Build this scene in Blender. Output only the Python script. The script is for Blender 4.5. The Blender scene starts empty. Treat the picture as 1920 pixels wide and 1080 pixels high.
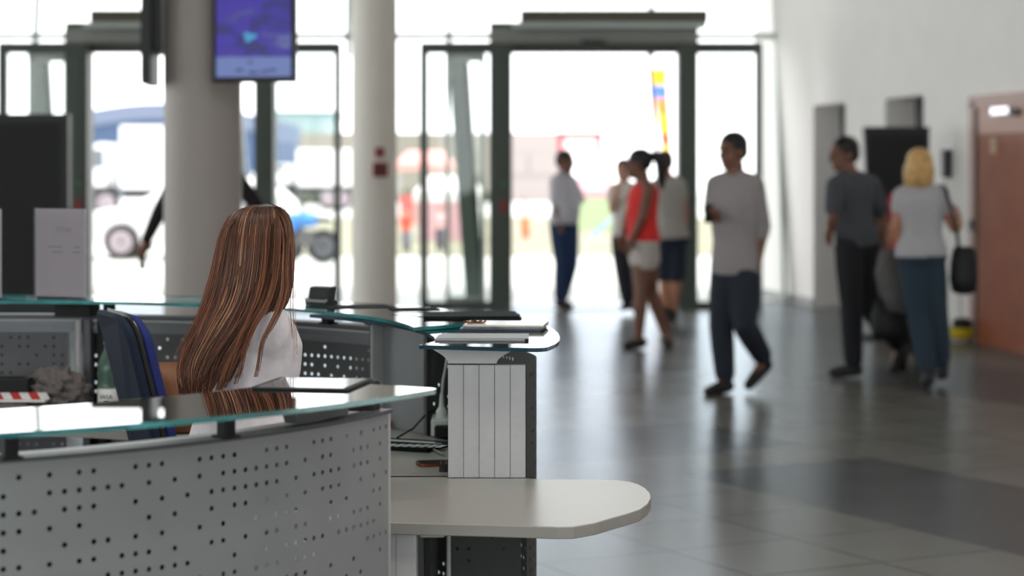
import bpy, bmesh, math, random
from mathutils import Vector, Matrix
PI = math.pi
SC = bpy.context.scene
COL = SC.collection
F = 3900.0      # focal length in pixels of a 1920 px wide frame
HZ = 317.0      # image row of the horizon (the camera is level, the frame is shifted down)
EYE = 1.55

# ------------------------------------------------------------------ camera, sky, light, exposure
cam_d = bpy.data.cameras.new('camera')
cam = bpy.data.objects.new('camera', cam_d)
COL.objects.link(cam)
cam.location = (0, 0, EYE)
cam.rotation_euler = (PI/2, 0, 0)
cam_d.sensor_width = 36.0
cam_d.lens = F/1920*36.0
cam_d.shift_y = -(540-HZ)/1920
cam_d.clip_start = 0.05
cam_d.clip_end = 500
cam_d.dof.use_dof = True
cam_d.dof.focus_distance = 5.15
cam_d.dof.aperture_fstop = 2.6
SC.camera = cam
vs = SC.view_settings
vs.view_transform = 'Standard'
vs.look = 'None'
vs.exposure = 0.0
vs.gamma = 1.0
vs.use_curve_mapping = False

world = bpy.data.worlds.new('sky')
SC.world = world
world.use_nodes = True
wn = world.node_tree.nodes
wn['Background'].inputs[0].default_value = (0.975, 0.985, 1.0, 1)
wn['Background'].inputs[1].default_value = 3.7

sun_d = bpy.data.lights.new('sun', 'SUN')
sun_d.energy = 4.0
sun_d.angle = math.radians(0.6)
sun_d.color = (1.0, 0.96, 0.9)
sun = bpy.data.objects.new('sun', sun_d)
COL.objects.link(sun)
sun.rotation_euler = (math.radians(28), 0, math.radians(70))

def lamp_area(name, loc, rot, sx, sy, power, col=(1, 1, 1)):
    d = bpy.data.lights.new(name, 'AREA')
    d.shape = 'RECTANGLE'
    d.size = sx
    d.size_y = sy
    d.energy = power
    d.color = col
    o = bpy.data.objects.new(name, d)
    COL.objects.link(o)
    o.location = loc
    o.rotation_euler = rot
    return o

# ------------------------------------------------------------------ helpers
def lin(c):
    c = c/255.0
    return c/12.92 if c <= 0.04045 else ((c+0.055)/1.055)**2.4
def rgb(r, g, b): return (lin(r), lin(g), lin(b), 1)

def mat(name, col, rough=0.6, metal=0.0, noise=0.06, scale=20.0, bump=0.0, spec=0.5, emit=None, estr=0.0, trans=0.0, ior=1.45):
    m = bpy.data.materials.new(name)
    m.use_nodes = True
    nt = m.node_tree
    b = nt.nodes['Principled BSDF']
    b.inputs['Roughness'].default_value = rough
    b.inputs['Metallic'].default_value = metal
    b.inputs['IOR'].default_value = ior
    b.inputs['Specular IOR Level'].default_value = spec
    b.inputs['Transmission Weight'].default_value = trans
    tc = nt.nodes.new('ShaderNodeTexCoord')
    nz = nt.nodes.new('ShaderNodeTexNoise')
    nz.inputs['Scale'].default_value = scale
    nz.inputs['Detail'].default_value = 4
    nt.links.new(tc.outputs['Object'], nz.inputs['Vector'])
    rp = nt.nodes.new('ShaderNodeValToRGB')
    rp.color_ramp.elements[0].position = 0.3
    rp.color_ramp.elements[1].position = 0.7
    rp.color_ramp.elements[0].color = tuple(c*(1-noise) for c in col[:3])+(1,)
    rp.color_ramp.elements[1].color = tuple(min(1, c*(1+noise)) for c in col[:3])+(1,)
    nt.links.new(nz.outputs['Fac'], rp.inputs[0])
    nt.links.new(rp.outputs[0], b.inputs['Base Color'])
    if bump:
        bp = nt.nodes.new('ShaderNodeBump')
        bp.inputs['Strength'].default_value = bump
        bp.inputs['Distance'].default_value = 0.01
        nt.links.new(nz.outputs['Fac'], bp.inputs['Height'])
        nt.links.new(bp.outputs[0], b.inputs['Normal'])
    if emit:
        b.inputs['Emission Color'].default_value = emit
        b.inputs['Emission Strength'].default_value = estr
    return m

def glass_mat(name, tint=(1, 1, 1, 1), ior=1.5, rough=0.0):
    m = bpy.data.materials.new(name)
    m.use_nodes = True
    nt = m.node_tree
    nt.nodes.remove(nt.nodes['Principled BSDF'])
    out = nt.nodes['Material Output']
    t = nt.nodes.new('ShaderNodeBsdfTransparent')
    t.inputs[0].default_value = tint
    g = nt.nodes.new('ShaderNodeBsdfGlossy')
    g.inputs['Roughness'].default_value = rough
    fr = nt.nodes.new('ShaderNodeFresnel')
    fr.inputs['IOR'].default_value = ior
    mx = nt.nodes.new('ShaderNodeMixShader')
    geo = nt.nodes.new('ShaderNodeNewGeometry')
    nt.links.new(fr.outputs[0], mx.inputs[0])
    nt.links.new(t.outputs[0], mx.inputs[1])
    nt.links.new(g.outputs[0], mx.inputs[2])
    nt.links.new(mx.outputs[0], out.inputs[0])
    return m

class B:
    """collects shapes; build() links them as one mesh object"""
    def __init__(s):
        s.v = []
        s.f = []
        s.mi = []
        s.cur = 0
    def add(s, vs_, fs):
        n = len(s.v)
        s.v += [Vector(p) for p in vs_]
        for f in fs:
            s.f.append([i+n for i in f])
            s.mi.append(s.cur)
    def box(s, c, d, rz=0.0, m=None):
        x, y, z = d[0]/2, d[1]/2, d[2]/2
        R = m if m is not None else Matrix.Rotation(rz, 3, 'Z')
        c = Vector(c)
        vs_ = [c+R @ Vector((a*x, b*y, e*z)) for e in (-1, 1) for a, b in ((-1, -1), (1, -1), (1, 1), (-1, 1))]
        s.add(vs_, [(3, 2, 1, 0), (4, 5, 6, 7), (0, 1, 5, 4), (1, 2, 6, 5), (2, 3, 7, 6), (3, 0, 4, 7)])
        return s
    def rbox(s, c, d, r, rz=0.0, seg=3):
        """box with rounded vertical corners and a small bevel on the top and bottom"""
        x, y = d[0]/2-r, d[1]/2-r
        pts = []
        for (sx, sy, a0) in ((1, 1, 0), (-1, 1, 90), (-1, -1, 180), (1, -1, 270)):
            for k in range(seg+1):
                a = math.radians(a0+90*k/seg)
                pts.append((sx*x+r*math.cos(a), sy*y+r*math.sin(a)))
        R = Matrix.Rotation(rz, 3, 'Z')
        c = Vector(c)
        b = min(r, d[2]/2)*0.35
        rings = []
        for zz, k in ((-d[2]/2, 1-b/max(d[0], d[1])*2), (-d[2]/2+b, 1), (d[2]/2-b, 1), (d[2]/2, 1-b/max(d[0], d[1])*2)):
            rings.append([c+R @ Vector((px*k, py*k, zz)) for px, py in pts])
        s.loft(rings)
        return s
    def loft(s, rings, cap=True):
        n = len(rings[0])
        vs_ = [p for r in rings for p in r]
        fs = []
        for k in range(len(rings)-1):
            for i in range(n):
                j = (i+1) % n
                fs.append((k*n+i, k*n+j, (k+1)*n+j, (k+1)*n+i))
        if cap:
            fs.append(tuple(range(n-1, -1, -1)))
            fs.append(tuple((len(rings)-1)*n+i for i in range(n)))
        s.add(vs_, fs)
        return s
    def tube(s, pts, r, n=10, cap=True, flat=1.0):
        pts = [Vector(p) for p in pts]
        if not isinstance(r, (list, tuple)): r = [r]*len(pts)
        rings = []
        up = None
        for k, p in enumerate(pts):
            a = pts[max(0, k-1)]
            b = pts[min(len(pts)-1, k+1)]
            d = (b-a).normalized() if (b-a).length > 1e-9 else Vector((0, 0, 1))
            if up is None:
                up = Vector((0, 0, 1)) if abs(d.z) < 0.9 else Vector((0, 1, 0))
            u = d.cross(up)
            if u.length < 1e-6: u = d.cross(Vector((1, 0.1, 0)))
            u.normalize()
            w = u.cross(d).normalized()
            up = w
            rings.append([p+u*(r[k]*math.cos(2*PI*i/n))+w*(r[k]*flat*math.sin(2*PI*i/n)) for i in range(n)])
        s.loft(rings, cap)
        return s
    def prism(s, outline, z0, z1):
        n = len(outline)
        s.loft([[Vector((p[0], p[1], z0)) for p in outline], [Vector((p[0], p[1], z1)) for p in outline]])
        return s
    def lathe(s, prof, c, n=24, axis=None):
        c = Vector(c)
        A = axis if axis is not None else Matrix.Identity(3)
        rings = [[c+A @ Vector((r*math.cos(2*PI*i/n), r*math.sin(2*PI*i/n), z)) for i in range(n)] for r, z in prof]
        s.loft(rings)
        return s
    def ell(s, c, r, m=None, n=16, rows=10, e=1.0):
        c = Vector(c)
        m = m if m is not None else Matrix.Identity(3)
        rings = []
        for k in range(1, rows):
            t = PI*k/rows
            rr = math.sin(t)**e
            rings.append([c+m @ Vector((r[0]*rr*math.cos(2*PI*i/n), r[1]*rr*math.sin(2*PI*i/n), -r[2]*math.cos(t))) for i in range(n)])
        s.loft(rings)
        return s
    def build(s, name, m, parent=None, smooth=False, origin=None, remesh=None, **tags):
        me = bpy.data.meshes.new(name)
        o = bpy.data.objects.new(name, me)
        COL.objects.link(o)
        if parent is not None:
            off = OFF[parent.name]
            o.parent = parent
            OFF[o.name] = off
        else:
            off = Vector(origin) if origin is not None else base_of(s.v)
            o.location = off
            OFF[o.name] = off
        me.from_pydata([p-off for p in s.v], [], s.f)
        ms = m if isinstance(m, (list, tuple)) else [m]
        for q in ms: me.materials.append(q)
        if len(ms) > 1:
            me.polygons.foreach_set('material_index', s.mi)
        if remesh: bake_remesh(o, *remesh)
        if smooth:
            o.data.polygons.foreach_set('use_smooth', [True]*len(o.data.polygons))
        o.data.update()
        for k, v in tags.items(): o[k] = v
        return o

OFF = {}
def base_of(v):
    xs = [p.x for p in v]
    ys = [p.y for p in v]
    zs = [p.z for p in v]
    return Vector(((min(xs)+max(xs))/2, (min(ys)+max(ys))/2, min(zs)))

def bake_remesh(o, voxel, it=4):
    bm = bmesh.new()
    bm.from_mesh(o.data)
    bmesh.ops.recalc_face_normals(bm, faces=bm.faces)
    bm.to_mesh(o.data)
    bm.free()
    md = o.modifiers.new('r', 'REMESH')
    md.mode = 'VOXEL'
    md.voxel_size = voxel
    md.use_smooth_shade = True
    if it:
        sm = o.modifiers.new('s', 'SMOOTH')
        sm.iterations = it
        sm.factor = 0.5
    dg = bpy.context.evaluated_depsgraph_get()
    dg.update()
    nm = bpy.data.meshes.new_from_object(o.evaluated_get(dg))
    o.modifiers.clear()
    o.data = nm

def thing(name, label, cat, loc, group=None, kind=None):
    o = bpy.data.objects.new(name, None)
    COL.objects.link(o)
    o.location = loc
    o.empty_display_size = 0.1
    OFF[o.name] = Vector(loc)
    if label: o['label'] = label
    if cat: o['category'] = cat
    if group: o['group'] = group
    if kind: o['kind'] = kind
    return o

def dup(root, delta, label, group=None):
    r = root.copy()
    COL.objects.link(r)
    r.location = root.location+Vector(delta)
    r['label'] = label
    if group: r['group'] = group
    for ch in list(root.children):
        c = ch.copy()
        COL.objects.link(c)
        c.parent = r
        for g in list(ch.children):
            d = g.copy()
            COL.objects.link(d)
            d.parent = c
    return r

def P(x, y, ppm):
    """the point seen at photo pixel (x, y) at the distance where a metre spans ppm pixels"""
    return Vector(((x-960)/ppm, F/ppm, EYE-(y-HZ)/ppm))
def XZ(x, h, ppm): return Vector(((x-960)/ppm, F/ppm, h))
def ground(x, y):
    ppm = (y-HZ)/EYE
    return Vector(((x-960)/ppm, F/ppm, 0))

def text_mesh(name, body, size, m, parent=None, M=None, depth=0.0004, **tags):
    cu = bpy.data.curves.new(name, 'FONT')
    cu.body = body
    cu.size = size
    cu.extrude = depth
    cu.align_x = 'CENTER'
    cu.align_y = 'CENTER'
    t = bpy.data.objects.new(name, cu)
    COL.objects.link(t)
    dg = bpy.context.evaluated_depsgraph_get()
    dg.update()
    me = bpy.data.meshes.new_from_object(t.evaluated_get(dg))
    bpy.data.objects.remove(t)
    if parent is not None: M = Matrix.Translation(-OFF[parent.name]) @ M
    me.transform(M)
    me.materials.clear()
    me.materials.append(m)
    o = bpy.data.objects.new(name, me)
    COL.objects.link(o)
    if parent is not None: o.parent = parent
    for k, v in tags.items(): o[k] = v
    return o

# ------------------------------------------------------------------ materials
M_wall = mat('white_plaster', rgb(242, 239, 236), 0.7, noise=0.02, scale=3)
M_ceil = mat('ceiling_paint', rgb(200, 200, 198), 0.8, noise=0.02)
M_dark = mat('black_plastic', rgb(22, 23, 25), 0.45, noise=0.1)
M_black = mat('matt_black', rgb(12, 12, 14), 0.6, noise=0.1)
M_frame = mat('dark_green_grey_aluminium', rgb(76, 84, 78), 0.5, metal=0.1, noise=0.05)
M_frame_l = mat('pale_aluminium', rgb(190, 196, 192), 0.4, metal=0.3, noise=0.03)
M_olive = mat('olive_grille', rgb(100, 96, 82), 0.6, noise=0.1)
M_header = mat('header_grey', rgb(140, 142, 136), 0.5, noise=0.04)
M_alu = mat('brushed_aluminium', rgb(184, 183, 184), 0.4, metal=0.2, noise=0.03, scale=60)
M_panel = mat('grey_painted_steel', rgb(146, 147, 149), 0.42, metal=0.35, noise=0.03, scale=8)
M_panel_d = mat('dark_painted_steel', rgb(86, 87, 90), 0.4, metal=0.3, noise=0.04, scale=8)
M_skin = mat('graphite_painted_steel', rgb(52, 52, 52), 0.45, metal=0.2, noise=0.04, scale=8)
M_rail = mat('grey_rail', rgb(110, 113, 116), 0.35, metal=0.5, noise=0.03)
M_worktop = mat('grey_beige_laminate', rgb(150, 146, 140), 0.32, noise=0.015, scale=40)
M_glass = glass_mat('pane_glass', (0.955, 0.97, 0.962, 1), 1.35)
M_gtop = glass_mat('counter_glass', (0.80, 0.92, 0.89, 1), 1.5)
M_gedge = mat('teal_glass_edge', rgb(58, 140, 142), 0.12, noise=0.55, scale=7, trans=0.35, ior=1.5)
M_gedge_d = mat('dark_glass_edge', rgb(34, 62, 74), 0.12, noise=0.3, scale=7, ior=1.5)
M_acry = glass_mat('clear_acrylic', (0.94, 0.93, 0.94, 1), 1.3)
M_paper = mat('white_paper', rgb(206, 202, 206), 0.7, noise=0.02)
M_chrome = mat('chrome', rgb(200, 200, 205), 0.15, metal=1.0, noise=0.02)
M_white = mat('white_plastic', rgb(225, 225, 222), 0.4, noise=0.02)
M_red = mat('red_plastic', rgb(150, 30, 40), 0.5)
M_grass = mat('pale_grass', rgb(120, 130, 90), 0.9, noise=0.3, scale=2)

def floor_material():
    m = bpy.data.materials.new('polished_floor_tiles')
    m.use_nodes = True
    nt = m.node_tree
    N = nt.nodes
    L = nt.links
    b = N['Principled BSDF']
    geo = N.new('ShaderNodeNewGeometry')
    sep = N.new('ShaderNodeSeparateXYZ')
    L.new(geo.outputs['Position'], sep.inputs[0])
    def mth(op, a, c=None, d=None):
        n = N.new('ShaderNodeMath')
        n.operation = op
        for i, q in enumerate((a, c, d)):
            if q is None: continue
            if isinstance(q, (int, float)): n.inputs[i].default_value = q
            else: L.new(q, n.inputs[i])
        return n.outputs[0]
    X, Y = sep.outputs[0], sep.outputs[1]
    d1 = mth('ADD', mth('MULTIPLY', X, -0.467), mth('MULTIPLY', Y, 0.884))
    d2 = mth('ADD', mth('MULTIPLY', X, 0.884), mth('MULTIPLY', Y, 0.467))
    u = mth('DIVIDE', mth('SUBTRACT', d1, 7.17), 0.6)
    v = mth('DIVIDE', mth('SUBTRACT', d2, 5.71), 0.6)
    def groutline(t):
        fr = mth('FRACT', mth('ADD', t, 100.0))
        e = mth('MINIMUM', fr, mth('SUBTRACT', 1.0, fr))
        return mth('LESS_THAN', e, 0.012)
    gr = mth('MAXIMUM', groutline(u), groutline(v))
    def rng(t, lo, hi): return mth('MULTIPLY', mth('GREATER_THAN', t, lo), mth('LESS_THAN', t, hi))
    masks = None
    for (a0, a1, c0, c1) in ((-9, 8.97, 5.71, 6.91), (9.57, 10.77, 2.5, 6.91), (-9, 12.9, 9.31, 10.9), (13.5, 14.7, 3.0, 8.7), (15.9, 17.1, 6.3, 12), (17.5, 18.7, 2.7, 8.1)):
        q = mth('MULTIPLY', rng(d1, a0, a1), rng(d2, c0, c1))
        masks = q if masks is None else mth('MAXIMUM', masks, q)
    nz = N.new('ShaderNodeTexNoise')
    nz.inputs['Scale'].default_value = 1.7
    nz.inputs['Detail'].default_value = 6
    L.new(geo.outputs['Position'], nz.inputs['Vector'])
    # each tile a hair lighter or darker
    cmb = N.new('ShaderNodeCombineXYZ')
    L.new(mth('FLOOR', u), cmb.inputs[0])
    L.new(mth('FLOOR', v), cmb.inputs[1])
    wn_ = N.new('ShaderNodeTexWhiteNoise')
    L.new(cmb.outputs[0], wn_.inputs[0])
    var = mth('ADD', mth('MULTIPLY', wn_.outputs[0], 0.12), mth('MULTIPLY', nz.outputs['Fac'], 0.25))
    var = mth('ADD', var, 0.81)
    mx = N.new('ShaderNodeMixRGB')
    mx.inputs[1].default_value = rgb(108, 104, 96)
    mx.inputs[2].default_value = rgb(72, 70, 66)
    L.new(masks, mx.inputs[0])
    mul = N.new('ShaderNodeMixRGB')
    mul.blend_type = 'MULTIPLY'
    mul.inputs[0].default_value = 1
    L.new(mx.outputs[0], mul.inputs[1])
    L.new(var, mul.inputs[2])
    mg = N.new('ShaderNodeMixRGB')
    mg.inputs[2].default_value = rgb(36, 36, 35)
    L.new(gr, mg.inputs[0])
    L.new(mul.outputs[0], mg.inputs[1])
    ro = mth('ADD', mth('MULTIPLY', nz.outputs['Fac'], 0.08), 0.19)
    N.remove(b)
    df = N.new('ShaderNodeBsdfDiffuse')
    gl = N.new('ShaderNodeBsdfGlossy')
    fr = N.new('ShaderNodeFresnel')
    fr.inputs['IOR'].default_value = 1.5
    ms = N.new('ShaderNodeMixShader')
    L.new(mg.outputs[0], df.inputs[0])
    L.new(ro, gl.inputs['Roughness'])
    gl.inputs[0].default_value = (0.84, 0.92, 1.0, 1)
    L.new(mth('MULTIPLY', fr.outputs[0], 0.55), ms.inputs[0])
    L.new(df.outputs[0], ms.inputs[1])
    L.new(gl.outputs[0], ms.inputs[2])
    L.new(ms.outputs[0], N['Material Output'].inputs[0])
    return m
M_floor = floor_material()

# ------------------------------------------------------------------ the hall
def struct(b, name, m, smooth=False): return b.build(name, m, smooth=smooth, kind='structure')
FY = 23.1          # the plane of the entrance frames
BY = 24.1          # foot of the raked curtain wall
RAKE = 0.22
HC = 6.2
def wallx(y): return 4.16+0.168*(18.6-y)      # inside face of the right wall at depth y

fb = B().box((0, 9.0, -0.05), (26, 31.0, 0.1))
floor = struct(fb, 'floor', M_floor)
struct(B().box((0, 9.6, HC+0.1), (26, 33.0, 0.2)), 'ceiling', M_ceil)
# right wall with two door recesses and the red door, built of pieces between openings
def wall_line(y): return Vector((wallx(y), y, 0))
wd = Vector((0.168, -1, 0)).normalized()     # along the wall towards the camera
wnrm = Vector((-wd.y, wd.x, 0))*1.0             # outwards, to the right
if wnrm.x < 0: wnrm = -wnrm
def on_wall(px, h=0.0):
    """point of the wall face seen at column px"""
    k = (px-960)/F
    y = (4.16+0.168*18.6)/(k+0.168)
    return Vector((wallx(y), y, h))
WR = math.atan2(wd.y, wd.x)
def wall_piece(b, pa, pb, z0, z1, t=0.45):
    L = (pb-pa).length
    c = (pa+pb)/2+wnrm*(t/2)
    b.box((c.x, c.y, (z0+z1)/2), (L, t, z1-z0), WR)
wb = B()
edge = [wall_line(25.6), on_wall(1525), on_wall(1585), on_wall(1660), on_wall(1732), wall_line(-6.4)]
wall_piece(wb, edge[0], edge[1], 0, HC+0.3)
wall_piece(wb, edge[1], edge[2], 2.26, HC+0.3)
wall_piece(wb, edge[2], edge[3], 0, HC+0.3)
wall_piece(wb, edge[3], edge[4], 2.26, HC+0.3)
wall_piece(wb, edge[4], edge[5], 0, HC+0.3)
struct(wb, 'wall_right', M_wall)
# grey leaves at the back of the two recesses
M_leaf = mat('grey_door_leaf', rgb(88, 86, 86), 0.5)
for k, (a, c) in enumerate(((edge[1], edge[2]), (edge[3], edge[4]))):
    b = B()
    mid = (a+c)/2+wnrm*0.34
    b.box((mid.x, mid.y, 1.14), ((c-a).length, 0.05, 2.28), WR)
    d = struct(b, 'door_%d' % (k+1), M_leaf)
    h = B()
    hp = mid-wnrm*0.05+wd*0.38
    h.tube([hp+Vector((0, 0, 1.02)), hp+Vector((0, 0, 1.02))-wnrm*0.05, hp+Vector((0, 0, 1.02))-wnrm*0.05-wd*0.12], 0.01)
    h.build('door_handle', M_chrome, d)
bb = B()
for a, c in ((edge[0], edge[1]), (edge[2], edge[3])):
    L = (c-a).length
    mid = (a+c)/2-wnrm*0.008
    bb.box((mid.x, mid.y, 0.05), (L, 0.016, 0.1), WR)
a, c = edge[4], on_wall(1822)
mid = (a+c)/2-wnrm*0.008
bb.box((mid.x, mid.y, 0.05), ((c-a).length, 0.016, 0.1), WR)
struct(bb, 'baseboard_right', mat('grey_skirting', rgb(150, 150, 148), 0.5))
# left wall, rear wall with its windows
lw = B()
lw.box((-12.6, 0.0, HC/2+0.15), (0.2, 13, HC+0.3))
lw.box((-12.6, 15.3, HC-0.1), (0.2, 17.6, 0.8))
lw.box((-12.6, 15.3, 0.15), (0.2, 17.6, 0.3))
struct(lw, 'wall_left', M_wall)
w = B()
for k in range(9): w.box((-12.6, 6.6+2.18*k, 3.0), (0.1, 0.07, 5.5))
w.box((-12.6, 15.3, 3.1), (0.1, 17.4, 0.07))
f = struct(w, 'window_6', M_frame_l)
B().box((-12.6, 15.3, 3.0), (0.014, 17.4, 5.4)).build('pane', M_glass, f)
rb = B()
rb.box((0, -6.4, 0.35), (26, 0.2, 0.7))
rb.box((0, -6.4, 5.45), (26, 0.2, 1.9))
for x in (-12.5, -7.5, -2.5, 2.5, 8.5): rb.box((x, -6.4, 2.6), (0.4, 0.2, 3.9))
struct(rb, 'wall_back', M_wall)
for k, (x0, x1) in enumerate(((-12.3, -7.7), (-7.3, -2.7), (-2.3, 2.3), (2.7, 8.3))):
    w = B()
    for x in (x0+0.03, (x0+x1)/2, x1-0.03): w.box((x, -6.4, 2.6), (0.06, 0.08, 3.8))
    for z in (0.73, 4.47): w.box(((x0+x1)/2, -6.4, z), (x1-x0, 0.08, 0.06))
    f = struct(w, 'window_%d' % (k+2), M_frame)
    B().box(((x0+x1)/2, -6.4, 2.6), (x1-x0-0.1, 0.012, 3.7)).build('pane', M_glass, f)

# the raked curtain wall of the front
def rk(x, z, d=0.0): return Vector((x, BY+RAKE*z+d, z))
cw = B()
xs = [-12.4]
x = -11.4
def bar(b, p, q, w, d):
    """straight bar with a rectangular section (w across, d deep)"""
    p = Vector(p)
    q = Vector(q)
    ax = (q-p).normalized()
    u = ax.cross(Vector((0, 1, 0))) if abs(ax.y) < 0.9 else ax.cross(Vector((1, 0, 0)))
    u.normalize()
    v = ax.cross(u).normalized()
    r = [p+u*(w/2*a)+v*(d/2*c) for a, c in ((-1, -1), (1, -1), (1, 1), (-1, 1))]
    b.loft([r, [t+(q-p) for t in r]])
for px in (-430, -190, 52, 322, 648, 840, 1226):
    X = (px-960)/160.0
    bar(cw, rk(X, 2.9), rk(X, HC), 0.06, 0.10)
for px in (-430, -190, 735, 1465):
    X = (px-960)/160.0
    bar(cw, rk(X, 0), rk(X, 2.9), 0.05, 0.10)
for z in (3.13, 4.9): bar(cw, rk(-12.4, z), rk(3.2, z), 0.07, 0.10)
win = struct(cw, 'window_1', M_frame_l)
g = B()
n = 0
q = [rk(-12.5, 3.13), rk(3.2, 3.13), rk(3.2, HC), rk(-12.5, HC)]
def pane(b, q, t=0.012):
    nn = (q[1]-q[0]).cross(q[2]-q[0]).normalized()*t
    b.loft([q, [p+nn for p in q]])
pane(g, q)
pane(g, [rk(-12.5, 0), rk(-5.95, 0), rk(-5.95, 3.1), rk(-12.5, 3.1)])
pane(g, [rk(-1.9, 0), rk(-1.05, 0), rk(-1.05, 3.1), rk(-1.9, 3.1)])
pane(g, [rk(2.9, 0), rk(3.3, 0), rk(3.3, 3.1), rk(2.9, 3.1)])
g.build('pane', M_glass, win)

# ------------------------------------------------------------------ entrance portals
def portal(name, label, dx, hinge_only=False):
    """an entrance: two side lights, a clear opening, a header with its air curtain"""
    ppm = 169.0
    def X(px): return (px-960+dx)/ppm
    H = 2.94
    root = thing(name, label, 'entrance', (X(1110), FY, 0), group=None)
    fr = B()
    y = FY
    fr.box((X(795), y, H/2), (0.085, 0.14, H))
    fr.box((X(1423), y, H/2), (0.07, 0.14, H))
    fr.box(((X(790)+X(1426))/2, y, 2.895), ((1426-790)/ppm, 0.16, 0.12))
    for a, c in ((800, 918), (1306, 1420)): fr.box(((X(a)+X(c))/2, y, 0.04), ((c-a)/ppm, 0.1, 0.08))
    fr.build('frame', M_frame, root)
    for a, c, top in ((918, 960, 3.17), (1270, 1306, 2.94)):
        j = B()
        j.box(((X(a)+X(c))/2, y-0.02, top/2), ((c-a)/ppm, 0.34, top))
        j.box(((X(a)+X(c))/2, y-0.195, top/2), ((c-a)/ppm*0.4, 0.012, top-0.1))
        j.build('jamb', M_frame, root)
    B().box(((X(918)+X(1306))/2, y-0.05, 3.02), ((1306-918)/ppm, 0.36, 0.16)).build('header', M_header, root)
    ac = B()
    ac.box(((X(960)+X(1318))/2, y-0.2, 3.125), ((1318-960)/ppm, 0.5, 0.05))
    ac.build('header_ledge', M_frame_l, root)
    ac = B()
    x0, x1 = X(975), X(1320)
    ac.box(((x0+x1)/2, y-0.3, 3.215), (x1-x0, 0.42, 0.13))
    for k in range(26):
        ac.box((x0+0.05+(x1-x0-0.1)*k/25, y-0.516, 3.215), (0.03, 0.02, 0.10))
    ac.build('air_curtain', M_olive, root)
    s = B()
    s.rbox((X(1110), y-0.27, 2.93), (0.26, 0.1, 0.06), 0.02)
    s.box((X(1110), y-0.325, 2.92), (0.16, 0.02, 0.03))
    s.build('motion_sensor', M_dark, root)
    # fixed panes beside the opening, and the deep side of the lobby
    for a, c in ((800, 918), (1306, 1420)):
        p = B()
        p.box(((X(a)+X(c))/2, y, 1.46), ((c-a)/ppm, 0.012, 2.8))
        p.build('side_pane', M_glass, root)
    # sliding leaf parked behind the left side light
    lf = B()
    a, c = X(838), X(905)
    for q in (a, c): lf.box((q, y+0.22, 1.44), (0.05, 0.05, 2.8))
    for zz in (0.07, 2.8): lf.box(((a+c)/2, y+0.22, zz), (c-a, 0.05, 0.1))
    sl = lf.build('sliding_leaf', M_frame_l, root)
    B().box(((a+c)/2, y+0.22, 1.44), (c-a-0.05, 0.012, 2.66)).build('leaf_pane', M_glass, sl)
    # raking strut of the outer lobby seen through the pane
    st = B()
    bar(st, (X(852)*1.02, y+0.55, 2.9), (X(888)*1.02, y+0.45, 0.0), 0.17, 0.08)
    st.build('raking_strut', mat('strut_grey_green', rgb(138, 152, 144), 0.5), root)
    st = B()
    bar(st, (X(872)*1.02, y+0.56, 2.9), (X(903)*1.02, y+0.46, 0.0), 0.07, 0.08)
    st.build('dark_strut', M_frame, root)
    st = B()
    bar(st, (X(1222)*1.02, y+0.9, 2.95), (X(1256)*1.02, y+0.9, 0.0), 0.05, 0.08)
    st.build('raking_strut', M_frame_l, root)
    # green push button
    bt = B()
    bt.lathe([(0.025, 0), (0.025, 0.02), (0.015, 0.03)], (X(945), y-0.2, 1.39), 12, Matrix.Rotation(PI/2, 3, 'X'))
    bt.build('push_button', mat('green_button', rgb(60, 130, 70), 0.4), root)
    bt = B()
    bt.rbox((X(944), y-0.21, 1.14), (0.05, 0.03, 0.14), 0.008)
    bt.build('key_switch', M_red, root)
    B().box(((X(960)+X(1270))/2, y-0.05, 0.006), ((1270-960)/ppm, 0.16, 0.012)).build('floor_track', M_frame_l, root)
    return root
portal('entrance_portal', 'grey-green entrance frame around the wide open doorway right of the white column', 0)
portal('entrance_portal', 'grey-green entrance frame around the doorway behind the column with the screens', -790)

# ------------------------------------------------------------------ columns
def column(x, y, r, label, m):
    c = B()
    c.lathe([(r, HC*k/30) for k in range(31)], (x, y, 0), 96)
    o = c.build('column', m, smooth=False, label=label, category='column')
    for p in o.data.polygons: p.use_smooth = abs(p.normal.z) < 0.3
    return o
M_col1 = mat('taupe_column', rgb(158, 150, 145), 0.5, noise=0.02, scale=2)
M_col2 = mat('white_column', rgb(232, 226, 216), 0.5, noise=0.02, scale=2)
c1 = P(380, 500, 290)
column(c1.x, c1.y, 0.25, 'taupe round column carrying the hanging weather screen', M_col1)
CP2 = 215
c2 = P(702, 500, CP2)
column(c2.x, c2.y, 0.198, 'off-white round column with a red fire call point on it', M_col2)
# call point on the second column
t = thing('fire_call_point', 'small red fire alarm call point on the off-white column', 'fire alarm', P(716, 335, CP2)-Vector((0, 0.2, 0)))
cp = P(716, 318, CP2)
cp.y = c2.y-0.205
B().rbox(cp, (0.13, 0.055, 0.125), 0.02).build('housing', mat('dark_red', rgb(120, 22, 34), 0.5), t)
B().box(cp-Vector((0, 0.030, 0)), (0.05, 0.006, 0.05)).build('push_plate', M_dark, t)
sg = P(715, 286, CP2)
sg.y = c2.y-0.200
s = B()
s.box(sg, (0.08, 0.01, 0.085))
s.build('alarm_sign', mat('dark_red_sign', rgb(130, 40, 44), 0.5), label='small red square sign above the call point on the off-white column', category='sign')

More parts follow.
